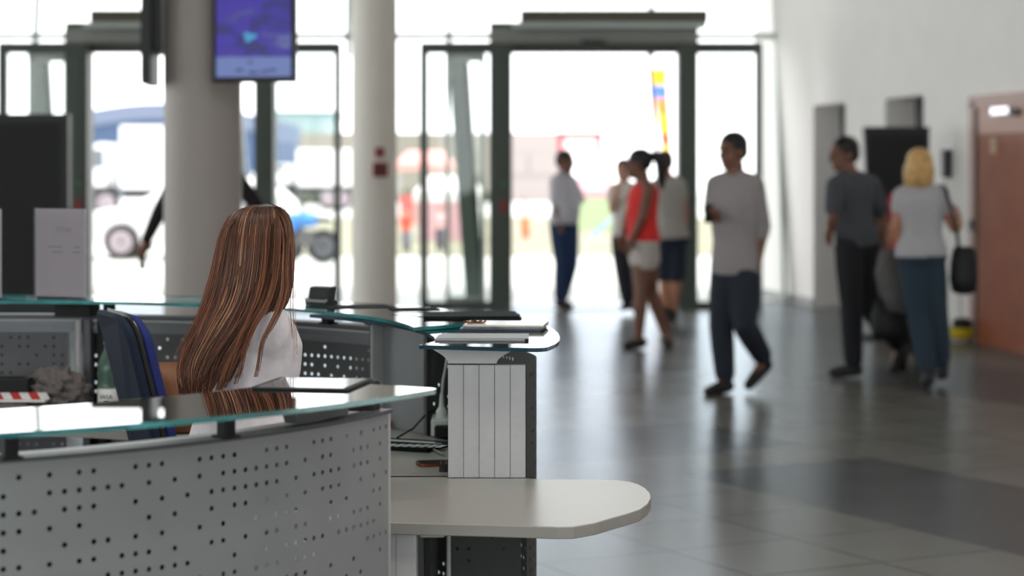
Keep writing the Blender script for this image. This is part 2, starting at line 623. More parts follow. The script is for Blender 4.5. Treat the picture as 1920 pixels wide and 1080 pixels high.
# ------------------------------------------------------------------ screens on the first column
def screen_material():
    m = bpy.data.materials.new('weather_map_screen')
    m.use_nodes = True
    nt = m.node_tree
    N, L = nt.nodes, nt.links
    b = N['Principled BSDF']
    b.inputs['Base Color'].default_value = (0.01, 0.01, 0.02, 1)
    b.inputs['Roughness'].default_value = 0.3
    tc = N.new('ShaderNodeTexCoord')
    mp = N.new('ShaderNodeMapping')
    mp.inputs['Rotation'].default_value = (0, 0.9, 0)
    mp.inputs['Scale'].default_value = (1.0, 1, 2.6)
    L.new(tc.outputs['Object'], mp.inputs[0])
    nz = N.new('ShaderNodeTexNoise')
    nz.inputs['Scale'].default_value = 2.9
    nz.inputs['Detail'].default_value = 5
    nz.inputs['Distortion'].default_value = 0.9
    L.new(mp.outputs[0], nz.inputs['Vector'])
    rp = N.new('ShaderNodeValToRGB')
    cr = rp.color_ramp
    cr.elements[0].position = 0.36
    cr.elements[0].color = rgb(40, 46, 120)
    cr.elements[1].position = 0.74
    cr.elements[1].color = rgb(120, 140, 195)
    for p_, c_ in ((0.43, rgb(40, 34, 140)), (0.50, rgb(66, 44, 190)), (0.57, rgb(62, 40, 170)), (0.66, rgb(96, 104, 180))):
        e = cr.elements.new(p_)
        e.color = c_
    L.new(nz.outputs['Fac'], rp.inputs[0])
    L.new(rp.outputs[0], b.inputs['Emission Color'])
    b.inputs['Emission Strength'].default_value = 0.62
    return m
def monitor(root, c, w, h, rz, front, has_screen):
    R = Matrix.Rotation(rz, 3, 'Z')
    b = B()
    b.box(c, (w, 0.06, h), rz)
    b.box(Vector(c)+R @ Vector((0, 0.05, 0)), (w*0.6, 0.06, h*0.6), rz)
    b.build('casing', M_dark, root)
    if has_screen:
        z1 = c[2]-h/2+0.035
        hs = 0.125
        top = c[2]+h/2-0.03
        lowc = Vector((c[0], c[1], z1+hs/2))+R @ Vector((0, -0.034, 0))
        B().box(lowc, (w-0.05, 0.006, hs), rz).build('screen_caption', mat('screen_pale_band', (0.01, 0.01, 0.02, 1), 0.3, emit=rgb(110, 128, 185), estr=0.85), root)
        upc = Vector((c[0], c[1], (z1+hs+top)/2))+R @ Vector((0, -0.034, 0))
        B().box(upc, (w-0.05, 0.006, top-z1-hs), rz).build('screen_picture', screen_material(), root)
        cl = B()
        cc = upc+R @ Vector((-0.025, -0.004, -0.28))
        pts = []
        for k in range(18):
            a = 2*PI*k/18
            rr = 0.028+0.008*math.sin(3*a+1)
            pts.append((rr*1.4*math.cos(a), rr*math.sin(a)))
        cl.loft([[cc+R @ Vector((p[0], 0, p[1])) for p in pts], [cc+R @ Vector((p[0], -0.003, p[1])) for p in pts]])
        cl.build('screen_cloud', mat('cloud_cyan', (0.01, 0.02, 0.03, 1), 0.4, emit=rgb(74, 160, 205), estr=0.85), root)
        M_mk = mat('screen_dark_marks', rgb(50, 60, 100), 0.5)
        for k, (dx_, ww) in enumerate(((-0.09, 0.05), (0.0, 0.06), (0.07, 0.04), (-0.02, 0.03), (0.12, 0.05))):
            tx = B()
            tx.box(lowc+R @ Vector((dx_, -0.004, (-0.02, -0.035, -0.03, 0.03, -0.02)[k])), (ww, 0.003, 0.012), rz)
            tx.build('screen_writing', M_mk, root)
    else:
        B().box(Vector(c)+R @ Vector((0, -0.032, 0)), (w-0.05, 0.004, h-0.06), rz).build('screen_glass', M_black, root)
mc = P(469, 0, 305)
t = thing('information_screen', 'portrait screen with a blue and violet weather map hanging on the taupe column', 'screen', (mc.x, mc.y, 2.09))
mh = 1.0
zc = EYE+(HZ-152)/305.0+mh/2
monitor(t, (mc.x, c1.y-0.42, zc), 0.53, mh, math.radians(-8), None, True)
br = B()
br.box((mc.x-0.12, c1.y-0.30, zc), (0.10, 0.22, 0.3))
br.build('wall_bracket', M_dark, t)
t = thing('information_screen', 'black screen seen edge-on at the left of the taupe column', 'screen', (c1.x-0.3, c1.y, 2.09))
zc2 = EYE+(HZ-160)/290.0+mh/2
monitor(t, (c1.x-0.335, c1.y-0.02, zc2), 0.56, mh, math.radians(-86), None, False)

# ------------------------------------------------------------------ reception ring
C1 = Vector((-1.71, 5.05))     # centre of the near counter's arc
C2 = Vector((-1.70, 5.42))     # centre of the far counter's arc
GT = 1.11                      # top of the glass
def hit(px, C, r, near):
    k = (px-960)/F
    a = 1+k*k
    b = -2*(k*C.x+C.y)
    c = C.x**2+C.y**2-r*r
    s = math.sqrt(max(0, b*b-4*a*c))
    y = (-b-s)/(2*a) if near else (-b+s)/(2*a)
    return math.atan2(y-C.y, k*y-C.x)
def on(C, r, a): return Vector((C.x+r*math.cos(a), C.y+r*math.sin(a)))
D = math.radians

def perf_panel(curve, ncol, ztop, rh, nrow, holes, rad, mt, name, parent, top_margin=0.0, bottom=None, label=None):
    """perforated sheet: curve(i) gives the foot point of column boundary i"""
    V, idx, Fc = [], {}, []
    def vid(x, y, z):
        key = (round(x, 5), round(y, 5), round(z, 5))
        if key not in idx:
            idx[key] = len(V)
            V.append((x, y, z))
        return idx[key]
    pts = [curve(i) for i in range(ncol+1)]
    for i in range(ncol):
        p, q = pts[i], pts[i+1]
        w = (q-p).length
        def at(u, v, j):
            x = p.x+(q.x-p.x)*u
            y = p.y+(q.y-p.y)*u
            return vid(x, y, ztop-rh*(j+v))
        for j in range(nrow):
            per = [(k/4, 0) for k in range(4)]+[(1, k/4) for k in range(4)]+[(1-k/4, 1) for k in range(4)]+[(0, 1-k/4) for k in range(4)]
            outer = [at(u, v, j) for u, v in per]
            if holes(i, j):
                inner = []
                for u, v in per:
                    a = math.atan2(v-0.5, u-0.5)
                    inner.append(at(0.5+rad/w*math.cos(a), 0.5+rad/rh*math.sin(a), j))
                for k in range(16):
                    l = (k+1) % 16
                    Fc.append((outer[k], outer[l], inner[l], inner[k]))
            else:
                Fc.append(tuple(outer))
        if top_margin:
            per = [(k/4, 0) for k in range(5)]
            Fc.append(tuple([at(0, 0, 0), vid(p.x, p.y, ztop+top_margin), vid(q.x, q.y, ztop+top_margin)]+[at(u, 0, 0) for u in (1, 0.75, 0.5, 0.25)]))
        if bottom is not None:
            zb = ztop-rh*nrow
            Fc.append(tuple([vid(p.x+(q.x-p.x)*u, p.y+(q.y-p.y)*u, zb) for u in (0, 0.25, 0.5, 0.75, 1)]+[vid(q.x, q.y, bottom), vid(p.x, p.y, bottom)]))
    b = B()
    b.add(V, Fc)
    o = b.build(name, mt, parent)
    md = o.modifiers.new('thickness', 'SOLIDIFY')
    md.thickness = 0.0016
    md.offset = 0
    if label: o['label'] = label
    return o

def arc_band(b, C, r0, r1, a0, a1, z0, z1, n=40):
    rings = []
    for k in range(n+1):
        a = a0+(a1-a0)*k/n
        p, q = on(C, r0, a), on(C, r1, a)
        rings.append([Vector((p.x, p.y, z0)), Vector((q.x, q.y, z0)), Vector((q.x, q.y, z1)), Vector((p.x, p.y, z1))])
    b.loft(rings)
def arc_pts(C, r, a0, a1, n): return [on(C, r, a0+(a1-a0)*k/n) for k in range(n+1)]

def glass_plate(outline, ztop, th, name, parent, edge=None):
    b = B()
    n = len(outline)
    top = [Vector((p[0], p[1], ztop)) for p in outline]
    bot = [Vector((p[0], p[1], ztop-th)) for p in outline]
    b.add(top+bot, [tuple(range(n)), tuple(range(2*n-1, n-1, -1))])
    b.cur = 1
    b.add(top+bot, [(i, i+n, (i+1) % n+n, (i+1) % n) for i in range(n)])
    return b.build(name, [M_gtop, edge or M_gedge], parent)

def bracket_stub(C, r, a, z0, z1, parent, w=0.026, d=0.03):
    p = on(C, r, a)
    b = B()
    b.rbox((p.x, p.y, (z0+z1)/2), (d, w, z1-z0), 0.004, a)
    b.box((p.x, p.y, z0+0.003), (d+0.012, w+0.012, 0.006), a)
    b.build('glass_support', M_black, parent)

# ---- near counter
near = thing('reception_counter', 'nearest curved reception counter, grey perforated panel under a teal-edged glass shelf', 'reception counter', (-0.9, 3.6, 0), group=None)
R1 = 1.545
aE = hit(728, C1, R1, True)
a0_ = hit(6, C1, R1, True)
step = (aE-a0_)/35.5
ROWS = {
 0: [1, 3, 5, 6, 9, 10, 11, 14, 15, 16, 17, 20, 21, 22, 25, 26, 27, 29, 31, 33, 34, 35],
 1: [0, 3, 4, 5, 6, 7, 8, 10, 12, 14, 16, 17, 18, 19, 20, 21, 22, 24, 26, 27, 30, 31, 32, 34],
 2: [0, 1, 2, 4, 5, 6, 9, 11, 13, 15, 16, 17, 18, 19, 20, 21, 23, 25, 26, 27, 28, 30, 31, 32, 34],
 3: [0, 1, 3, 5, 10, 12, 15, 17, 18, 20, 22, 24, 26, 27, 28, 31, 33, 35],
 4: [0, 4, 6, 7, 9, 11, 14, 16, 19, 21, 22, 23, 27, 29, 33, 34],
 5: [0, 1, 3, 5, 6, 8, 9, 10, 12, 15, 16, 18, 20, 21, 23, 24, 27, 28, 30, 31, 32, 34],
 6: [7, 8, 9, 10, 11, 12, 13, 17, 20, 22, 23, 24, 25, 26, 28, 29, 30, 31, 32, 33],
}
rnd = random.Random(5)
pat = {(i, j): rnd.random() < 0.47 for i in range(200) for j in range(60)}
NC = 76
def near_curve(i): return on(C1, R1, aE-step*i)
def near_holes(i, j):
    c = 35-i
    if c >= 0 and j in ROWS: return c in ROWS[j]
    return pat[(i, j)] and j < 28
perf_panel(near_curve, NC, 0.995+0.01625, 0.0325, 28, near_holes, 0.0052, M_panel, 'perforated_panel', near, top_margin=0.014, bottom=0.03)
aL = aE-step*NC
b = B()
arc_band(b, C1, 1.512, 1.556, aE, aL, 1.024, 1.032)
b.build('top_rail', M_panel_d, near)
b = B()
arc_band(b, C1, 1.462, 1.51, aE, aL, 1.018, 1.03)
b.build('inner_rail', M_alu, near)
# end post with its slotted face
b = B()
p = on(C1, 1.50, aE+0.004)
b.box((p.x, p.y, 0.515), (0.09, 0.012, 1.03), aE)
for k in (-0.025, 0.0, 0.025):
    q = on(C1, 1.50+k, aE+0.0105)
    b.box((q.x, q.y, 0.515), (0.016, 0.006, 1.0), aE)
b.build('end_post', M_alu, near)
b = B()
p = on(C1, 1.475, aE-0.018)
b.rbox((p.x, p.y, 1.058), (0.11, 0.05, 0.07), 0.01, aE)
b.build('end_bracket', M_black, near)
for px in (424, 18):
    bracket_stub(C1, 1.548, hit(px, C1, 1.548, True), 1.03, 1.101, near)
for k in (1, 2): bracket_stub(C1, 1.548, hit(18, C1, 1.548, True)-0.33*k, 1.03, 1.101, near)
# flared plate under the shelf's end
b = B()
pr = []
for k in range(9):
    t = k/8
    pr.append((1.40+0.10*t*t, 1.098-0.05*t))
ring0, ring1 = [], []
a1_ = aE-0.10
a2_ = aE-0.22
rings = []
for k in range(7):
    a = a1_+(a2_-a1_)*k/6
    w = 0.12*(1-(k/6)**2)+0.02
    rings.append([Vector((*on(C1, 1.50-w, a), 1.085)), Vector((*on(C1, 1.53, a), 1.085)), Vector((*on(C1, 1.53, a), 1.035)), Vector((*on(C1, 1.50, a), 1.035))])
b.loft(rings)
b.build('gusset', M_panel_d, near)
out = []
aG = D(-29.2)
oarc = [on(C1, 1.795-0.03*math.exp(-k/2.0)*0, aG-0.012-(aG-aL)*k/36) for k in range(37)]
iarc = [on(C1, 1.46, aG-(aG-aL)*k/36) for k in range(37)]
corner = [on(C1, 1.772, aG), on(C1, 1.786, aG-0.003), on(C1, 1.793, aG-0.008)]
glass_plate(list(reversed(iarc))+corner+oarc, GT, 0.010, 'glass_shelf', near)
def inner_worktop(C, r0, r1, a0, a1, label, z=0.74):
    b = B()
    arc_band(b, C, r0, r1, a0, a1, z-0.028, z, 36)
    return b.build('desk_worktop', M_worktop, None, label=label, category='worktop')
b = B()
arc_band(b, C1, 1.425, 1.435, hit(470, C1, 1.43, True), aL, 0.742, 0.985)
b.build('back_panel', M_black, near)  # black band added behind the sheet so its left holes look dark
for k in range(4):  # cabinets added under the worktop to darken the holes of the near sheet
    a = aE-0.16-0.30*k
    p = on(C1, 1.22, a)
    t = thing('drawer_cabinet', ['dark drawer cabinet under the worktop beside the counter end', 'dark drawer cabinet under the worktop behind the middle of the nearest panel', 'dark drawer cabinet under the worktop behind the left of the nearest panel', 'dark drawer cabinet under the worktop beyond the left edge of the photo'][k], 'cabinet', (p.x, p.y, 0))
    b = B()
    b.box((p.x, p.y, 0.36), (0.42, 0.28, 0.66), a)
    b.build('carcass', M_black, t)
    for j in range(3):
        q = on(C1, 1.22-0.215, a)
        b = B()
        b.rbox((q.x, q.y, 0.15+0.21*j), (0.015, 0.26, 0.19), 0.003, a)
        dr = b.build('drawer', M_panel_d, t)
        q = on(C1, 1.22-0.23, a)
        b = B()
        b.rbox((q.x, q.y, 0.21+0.21*j), (0.015, 0.12, 0.012), 0.004, a)
        b.build('handle', M_alu, dr)
inner_worktop(C1, 0.98, 1.50, aE-0.02, aL, 'curved grey-beige worktop behind the nearest perforated panel, under the glass shelf')

# ---- far counter
far = thing('reception_counter', 'far curved reception counter behind the seated woman, its holes lit from behind', 'reception counter', (-1.7, 7.1, 0))
R2 = 1.75
aF = hit(719, C2, R2, False)
aP = hit(157, C2, R2, False)
nF = 42
stF = (aP-aF)/nF
FROWS = {}
def far_holes(i, j): return (pat[(i+60, j+20)] or (j == 1 and i < 14)) and j < 22 and i not in (0,)
perf_panel(lambda i: on(C2, R2, aF+stF*i), nF, 0.985, 0.0305, 22, far_holes, 0.0056, M_panel_d, 'perforated_panel', far, top_margin=0.055, bottom=0.03)
perf_panel(lambda i: on(C2, R2, aP+0.035+0.0171*i), 46, 0.985, 0.0305, 22, lambda i, j: pat[(i+110, j+5)] and j < 22, 0.0056, M_panel_d, 'perforated_panel', far, top_margin=0.055, bottom=0.03)
aE2 = aP+0.035+0.0171*46
b = B()
arc_band(b, C2, 1.70, 1.775, aF, aE2, 1.04, 1.052)
b.build('top_rail', M_panel_d, far)
b = B()
arc_band(b, C2, 1.712, 1.722, aF, aE2, 1.030, 1.036)
b.build('light_rail', M_alu, far, label='bright thin metal rail')
b = B()
arc_band(b, C2, 1.722, 1.745, aF, aE2, 0.99, 1.03)
arc_band(b, C2, 1.715, 1.722, aF, aE2, 1.004, 1.012)
b.build('cable_channel', M_rail, far)
# joint posts
def post(a, r, w, z0, z1, m, name='post', round_=False, par=far, d=0.05):
    p = on(C2, r, a)
    b = B()
    if round_: b.lathe([(w/2, z0), (w/2, z1)], (p.x, p.y, 0), 16)
    else: b.rbox((p.x, p.y, (z0+z1)/2), (d, w, z1-z0), 0.006, a)
    return b.build(name, m, par, smooth=False)
post(aP, 1.695, 0.026, 0.75, 1.035, M_alu, 'round_post', True)
post(aP-0.017, 1.72, 0.03, 0.03, 1.04, M_panel_d)
post(aP-0.045, 1.735, 0.035, 0.03, 1.04, M_black)
post(aF-0.006, 1.72, 0.035, 0.03, 1.06, M_panel_d)
post(aF-0.018, 1.70, 0.010, 0.03, 1.06, M_alu, 'edge_strip')
b = B()
for rr in ((1.62, 1.72),):
    arc_band(b, C2, rr[0], rr[1], aP-0.04, aP+0.035, 1.05, 1.094, 4)
b.build('corner_bracket', M_black, far)
for px in (615, 205, -40):
    bracket_stub(C2, 1.70, hit(px, C2, 1.70, False), 1.05, 1.10, far, 0.035)
# flat infill leaves and gusset where the far counter meets the wing
b = B()
arc_band(b, C2, 1.72, 1.735, aF-0.022, aF-0.085, 0.03, 1.088, 4)
arc_band(b, C2, 1.71, 1.72, aF-0.090, aF-0.16, 0.03, 1.088, 4)
b.build('infill_leaf', M_panel, far)
b = B()
rings = []
for k in range(9):
    a = aF+0.03-0.23*k/8
    w = 0.20*(k/8)**1.6 if k < 6 else 0.20*(5.5/8)**1.6*(1-(k-5.5)/6)
    rings.append([Vector((*on(C2, 1.72-w-0.01, a), 1.093)), Vector((*on(C2, 1.74, a), 1.093)), Vector((*on(C2, 1.74, a), 1.055)), Vector((*on(C2, 1.715, a), 1.055))])
b.loft(rings)
b.build('gusset', M_panel_d, far)
# glass of the far counter, ending in a point over the wing
tip = D(14.0)
inn = [on(C2, 1.47+0.05*min(1, k/12), tip+(aE2-tip)*k/40) for k in range(41)]
outr = [on(C2, 1.47+0.42*(1-math.exp(-k/2.6)), tip+(aE2-tip)*k/40) for k in range(1, 41)]
glass_plate(inn[::-1]+outr, GT+0.0005, 0.010, 'glass_shelf', far)
inner_worktop(C2, 1.13, 1.70, D(2), aE2, 'curved grey-beige worktop along the inside of the far counter')

# ---- wing with the slatted pylon
wing = thing('reception_counter', 'short reception counter wing with a slatted aluminium end and rounded glass shelf', 'reception counter', (0.0, 5.5, 0))
def skin_r(a):
    t = max(0, min(1, (math.degrees(a)-1.5)/9))
    return 1.738+0.05*math.sin(t*PI/2)
sa = D(1.5)
sE = aF-0.10
ns = 40
st_ = (sE-sa)/ns
perf_panel(lambda i: on(C2, skin_r(sa+st_*i), sa+st_*i), ns, 1.02, 0.0305, 32, lambda i, j: pat[(i+20, j+12)] and 0 < i < ns-1, 0.0054, M_skin, 'perforated_skin', wing, top_margin=0.018, bottom=0.03)
YP = 5.465
for k in range(5):
    x0 = -0.168+0.0408*k
    b = B()
    b.rbox((x0+0.0202, YP, 0.8885), (0.0400, 0.022, 0.295), 0.0015)
    if k in (0, 1): b.box((x0+0.0350, YP-0.0118, 0.8885), (0.0025, 0.003, 0.29))
    b.build('slat', M_alu, wing)
# flared head of the pylon
b = B()
prof = []
for k in range(11):
    t = k/10
    prof.append((t, 1.040+0.045*t))
lft = [(-0.168-0.056*(1-math.cos(t*PI/2)), z) for t, z in prof]
rgt = [(-0.040+0.068*(1-math.cos(t*PI/2)), z) for t, z in prof]
sil = lft+[(-0.228, 1.089), (0.036, 1.089)]+rgt[::-1]
b.loft([[Vector((x, YP-0.008, z)) for x, z in sil], [Vector((x, YP+0.05, z)) for x, z in sil]])
b.build('flared_head', M_alu, wing)
out = [(-0.238, 5.325), (0.04, 5.240), (0.062, 5.238), (0.078, 5.244), (0.09, 5.262), (0.112, 5.36), (0.124, 5.46), (0.128, 5.57), (0.127, 5.70), (0.118, 5.85), (0.10, 6.0), (0.07, 6.13), (0.03, 6.26), (-0.03, 6.40), (-0.10, 6.53), (-0.188, 6.65), (-0.30, 6.74)]
out += [on(C2, 1.80, D(44))]
out += [on(C2, 1.49+0.012*(k/10), D(44)-(D(44)-D(-3.2))*k/10) for k in range(10)]
glass_plate(out, 1.0992, 0.010, 'glass_shelf', wing, M_gedge_d)
# below the worktop: perforated pedestal face, bright edge strip
perf_panel(lambda i: Vector((-0.160+0.0306*i, YP+0.02+0.0*i)), 6, 0.655, 0.0305, 20, lambda i, j: pat[(i+33, j+3)], 0.0045, M_skin, 'pedestal_face', wing, top_margin=0.05, bottom=0.03)
b = B()
b.rbox((-0.166, YP-0.01, 0.34), (0.012, 0.05, 0.66), 0.004)
b.build('edge_strip', M_alu, wing)
# front worktop with rounded nose
nose = [(-0.62, 4.80), (-0.286, 4.77), (-0.05, 4.735), (0.10, 4.708), (0.14, 4.712), (0.19, 4.76), (0.236, 4.835), (0.275, 4.895), (0.305, 4.951), (0.328, 5.03), (0.342, 5.12), (0.345, 5.20), (0.339, 5.28), (0.325, 5.345), (0.305, 5.39), (0.27, 5.42), (0.20, 5.43), (0.076, 5.432), (0.045, 5.445), (0.04, 5.449), (-0.172, 5.449), (-0.172, 5.49), (-0.62, 5.49)]
b = B()
def bev_prism(b, outl, z0, z1, e=0.002):
    cx = sum(p[0] for p in outl)/len(outl)
    cy = sum(p[1] for p in outl)/len(outl)
    def sh(k): return [(cx+(p[0]-cx)*(1-k), cy+(p[1]-cy)*(1-k)) for p in outl]
    k = e/0.4
    rings = []
    for q, z in ((sh(k), z0), (outl, z0+e), (outl, z1-e), (sh(k), z1)):
        rings.append([Vector((p[0], p[1], z)) for p in q])
    b.loft(rings)
bev_prism(b, nose, 0.712, 0.740)
wt = thing('desk_worktop', 'grey-beige worktop with a rounded nose reaching out in front of the slatted pylon', 'worktop', (-0.1, 5.05, 0))
b.build('top', M_worktop, wt)
b = B()
b.rbox((-0.254, 4.86, 0.356), (0.066, 0.07, 0.711), 0.006)
b.box((-0.254-0.012, 4.824, 0.356), (0.003, 0.006, 0.70))
b.build('leg', M_alu, wt)
b = B()
b.rbox((-0.187, 4.90, 0.700), (0.06, 0.09, 0.022), 0.008)
b.build('bracket', M_alu, wt)
b = B()
b.box((-0.20, 5.20, 0.38), (0.012, 0.50, 0.60))
b.build('modesty_panel', M_black, wt)

# ------------------------------------------------------------------ things on the counters
def sheet(b, c, w, d, th, rz=0.0, bow=0.0):
    R = Matrix.Rotation(rz, 3, 'Z')
    rings = []
    n = 8
    for k in range(n+1):
        u = -w/2+w*k/n
        z = bow*(2*k/n-1)**2
        rings.append([Vector(c)+R @ Vector((u, a, z+e)) for a, e in ((-d/2, 0), (d/2, 0), (d/2, th), (-d/2, th))])
    b.loft(rings)
def sign_stand(cx, cy, rz, label, writing):
    root = thing('sign_holder', label, 'sign holder', (cx, cy, GT+0.001), group=None)
    R = Matrix.Rotation(rz, 3, 'Z')
    o = Vector((cx, cy, GT+0.002))
    b = B()
    b.box(o+R @ Vector((0, -0.003, 0.155)), (0.214, 0.002, 0.305), rz)
    b.box(o+R @ Vector((0, 0.006, 0.155)), (0.214, 0.002, 0.305), rz)
    b.rbox(o+R @ Vector((0, 0.0, 0.002)), (0.235, 0.075, 0.004), 0.01, rz)
    b.build('acrylic_sleeve', M_acry, root)
    b = B()
    b.box(o+R @ Vector((0, 0.0015, 0.155)), (0.208, 0.003, 0.297), rz)
    b.build('paper', M_paper, root)
    b = B()
    b.tube([o+R @ Vector((-0.12, -0.03, 0.006)), o+R @ Vector((0, -0.042, 0.008)), o+R @ Vector((0.12, -0.03, 0.006))], 0.003)
    b.build('base_lip', M_acry, root)
    if writing:
        faint = mat('faint_show_through', rgb(158, 158, 164), 0.8)
        for txt, sz, dx, dz in (('WITTI', 0.024, 0.015, 0.232),):
            M = Matrix.Translation(o+R @ Vector((dx, -0.0006, dz))) @ R.to_4x4() @ Matrix.Rotation(PI/2, 4, 'X') @ Matrix.Diagonal((-1, 1, 1, 1))
            text_mesh('writing', txt, sz, faint, root, M)
        for dx, dz, w in ((-0.022, 0.175, 0.060), (0.070, 0.175, 0.022), (-0.012, 0.158, 0.046), (0.068, 0.158, 0.030)):
            b = B()
            b.box(o+R @ Vector((dx, -0.0004, dz)), (w, 0.0008, 0.004), rz)
            b.build('faint_line', faint, root)
    return root
p = P(113, 558, 555)
sign_stand(p.x, p.y, D(-26), 'upright clear holder with a white sheet, standing on the far glass before the black display', True)
p = P(-44, 558, 555)
sign_stand(p.x, p.y, D(-26), 'upright clear holder with a white sheet, cut by the left edge of the photo', False)

# business card holder
p = P(600, 572, 580)
t = thing('card_holder', 'small black business card holder standing on the far glass shelf', 'card holder', (p.x, p.y, GT+0.001))
b = B()
z = GT+0.001
def wedge(b, x0, x1, prof, cx, cy, z, rz):
    R = Matrix.Rotation(rz, 3, 'Z')
    b.loft([[Vector((cx, cy, z))+R @ Vector((x0, q[0], q[1])) for q in prof], [Vector((cx, cy, z))+R @ Vector((x1, q[0], q[1])) for q in prof]])
rz = D(-35)
wedge(b, -0.044, 0.044, [(-0.022, 0.0), (0.030, 0.0), (0.030, 0.010), (0.022, 0.016), (-0.022, 0.012)], p.x, p.y, z, rz)
wedge(b, -0.040, 0.040, [(-0.014, 0.013), (0.022, 0.016), (0.030, 0.058), (0.024, 0.060), (-0.004, 0.056)], p.x, p.y, z, rz)
b.build('stand', M_dark, t)
b = B()
wedge(b, -0.043, 0.043, [(-0.026, 0.010), (-0.016, 0.010), (-0.016, 0.022), (-0.026, 0.018)], p.x, p.y, z, rz)
b.build('front_lip', M_chrome, t)
b = B()
for k in range(8):
    wedge(b, -0.038, 0.042, [(0.0+0.002*k, 0.0575), (0.0015+0.002*k, 0.0575), (0.0035+0.002*k, 0.0595), (0.002+0.002*k, 0.0595)], p.x, p.y, z, rz)
b.build('cards', mat('grey_cards', rgb(150, 150, 155), 0.6), t)

ZR = 1.0995     # top of the wing's glass
# brochures, magazines and papers on the wing
def stack(name, label, cat, cx, cy, w, d, n, th, mats, rz, z, jit=0.008, seed=1, bow=0.0):
    r_ = random.Random(seed)
    root = thing(name, label, cat, (cx, cy, z))
    for k in range(n):
        b = B()
        sheet(b, (cx+r_.uniform(-jit, jit), cy+r_.uniform(-jit, jit), z+0.0004+k*th*1.05), w, d, th*0.95, rz+r_.uniform(-0.04, 0.04), bow)
        b.build('sheet', mats[k % len(mats)], root)
    return root
M_cov = mat('dark_cover', rgb(24, 30, 30), 0.75, noise=0.3, scale=30, spec=0.15)
M_gl = mat('gloss_page', rgb(210, 210, 208), 0.2, noise=0.05)
M_mag = mat('printed_cover', rgb(120, 110, 95), 0.25, noise=0.6, scale=25)
p = P(893, 600, 629)
stack('brochure', 'thick dark brochure pile at the back of the wing glass', 'brochure', p.x-0.01, p.y, 0.28, 0.21, 3, 0.006, [M_cov], D(4), ZR, seed=3)
s = B()
s.tube([(p.x-0.14, p.y+0.06, ZR+0.02), (p.x-0.20, p.y+0.1, ZR+0.016), (p.x-0.26, p.y+0.13, ZR+0.0148)], [0.004, 0.003, 0.002], flat=0.4)
s.build('pen', M_dark, label='black pen lying left of the dark brochure pile on the glass', category='pen')
p = P(945, 616, 662)
mg = stack('magazine', 'white topped magazine stack in the middle of the wing glass', 'magazine', p.x, p.y, 0.225, 0.17, 3, 0.005, [mat('blue_grey_cover', rgb(60, 80, 110), 0.3), M_mag, M_gl], D(-6), ZR, seed=9)
b = B()
for k in range(3):
    a = [(p.x-0.095+0.02*math.cos(t)+0.012*k, p.y-0.03+0.014*math.sin(t), ZR+0.019+0.004*math.sin(t*2+k)) for t in [i*0.6 for i in range(11)]]
    b.tube(a, 0.0022, 6)
kk = b.build('key_ring', mat('bronze', rgb(120, 80, 60), 0.35, metal=0.7), label='small bronze key ring lying on the white topped magazine stack', category='keys')
p = P(905, 634, 705)
stack('paper_stack', 'loose grey paper sheets nearest the front edge of the wing glass', 'paper', p.x, p.y, 0.235, 0.16, 3, 0.0022, [mat('grey_paper', rgb(150, 152, 155), 0.5)], D(-2), ZR, 0.006, 4)
# dark sheets on the far glass
p = P(655, 575, 588)
stack('leaflet', 'thin dark leaflet lying on the far glass right of the card holder', 'leaflet', p.x+0.02, p.y, 0.21, 0.15, 1, 0.002, [M_cov], D(20), GT, seed=2)
p = P(790, 582, 600)
stack('leaflet', 'thin dark leaflet lying on the far glass left of the thick brochure pile', 'leaflet', p.x-0.02, p.y+0.02, 0.15, 0.1, 1, 0.002, [M_cov], D(12), GT+0.001, seed=7)
# framed sheet on the near glass
t = thing('tablet', 'black rimmed glossy sheet lying flat at the end of the nearest glass shelf', 'tablet', (-0.43, 4.23, GT+0.0005))
b = B()
b.rbox((-0.405, 4.235, GT+0.0028), (0.200, 0.215, 0.0044), 0.008, D(-10))
b.build('rim', M_black, t)
b = B()
b.box((-0.405, 4.235, GT+0.0053), (0.178, 0.193, 0.0006), D(-10))
b.build('glossy_face', mat('glossy_face', rgb(150, 155, 160), 0.05), t)

# things on the inner worktop, right
ZW = 0.7405
def onw(x, y): 
    ppm = (y-HZ)/(EYE-ZW)
    return Vector(((x-960)/ppm, F/ppm, ZW))
p = onw(775, 840)
nw = thing('newspaper', 'black and white printed leaflets fanned on the worktop left of the pylon', 'leaflet', (p.x, p.y, ZW))
b = B()
sheet(b, (p.x-0.03, p.y+0.02, ZW+0.0005), 0.24, 0.17, 0.012, D(-24))
b.build('leaflets', M_cov, nw)
b = B()
for k in range(9):
    sheet(b, (p.x-0.11+0.024*k, p.y-0.028+0.006*k-0.010*k, ZW+0.0128), 0.016, 0.052, 0.0006, D(-24))
sheet(b, (p.x-0.02, p.y+0.06, ZW+0.0128), 0.18, 0.012, 0.0006, D(-24))
sheet(b, (p.x-0.01, p.y+0.038, ZW+0.0128), 0.2, 0.008, 0.0006, D(-24))
b.build('printed_bars', M_paper, nw)
p = onw(818, 872)
ph = thing('mobile_phone', 'copper edged mobile phone lying on the worktop beside the pylon foot', 'phone', (p.x, p.y, ZW))
b = B().rbox((p.x+0.012, p.y+0.01, ZW+0.0045), (0.068, 0.13, 0.008), 0.01, D(-75))
b.build('body', mat('copper', rgb(150, 85, 60), 0.25, metal=0.7), ph)
b = B().rbox((p.x+0.012, p.y+0.01, ZW+0.009), (0.062, 0.124, 0.001), 0.008, D(-75))
b.build('screen', M_black, ph)
p = onw(832, 884)
t = thing('binder_clip', 'small black binder clip against the foot of the pylon', 'clip', (p.x, p.y, ZW))
b = B()
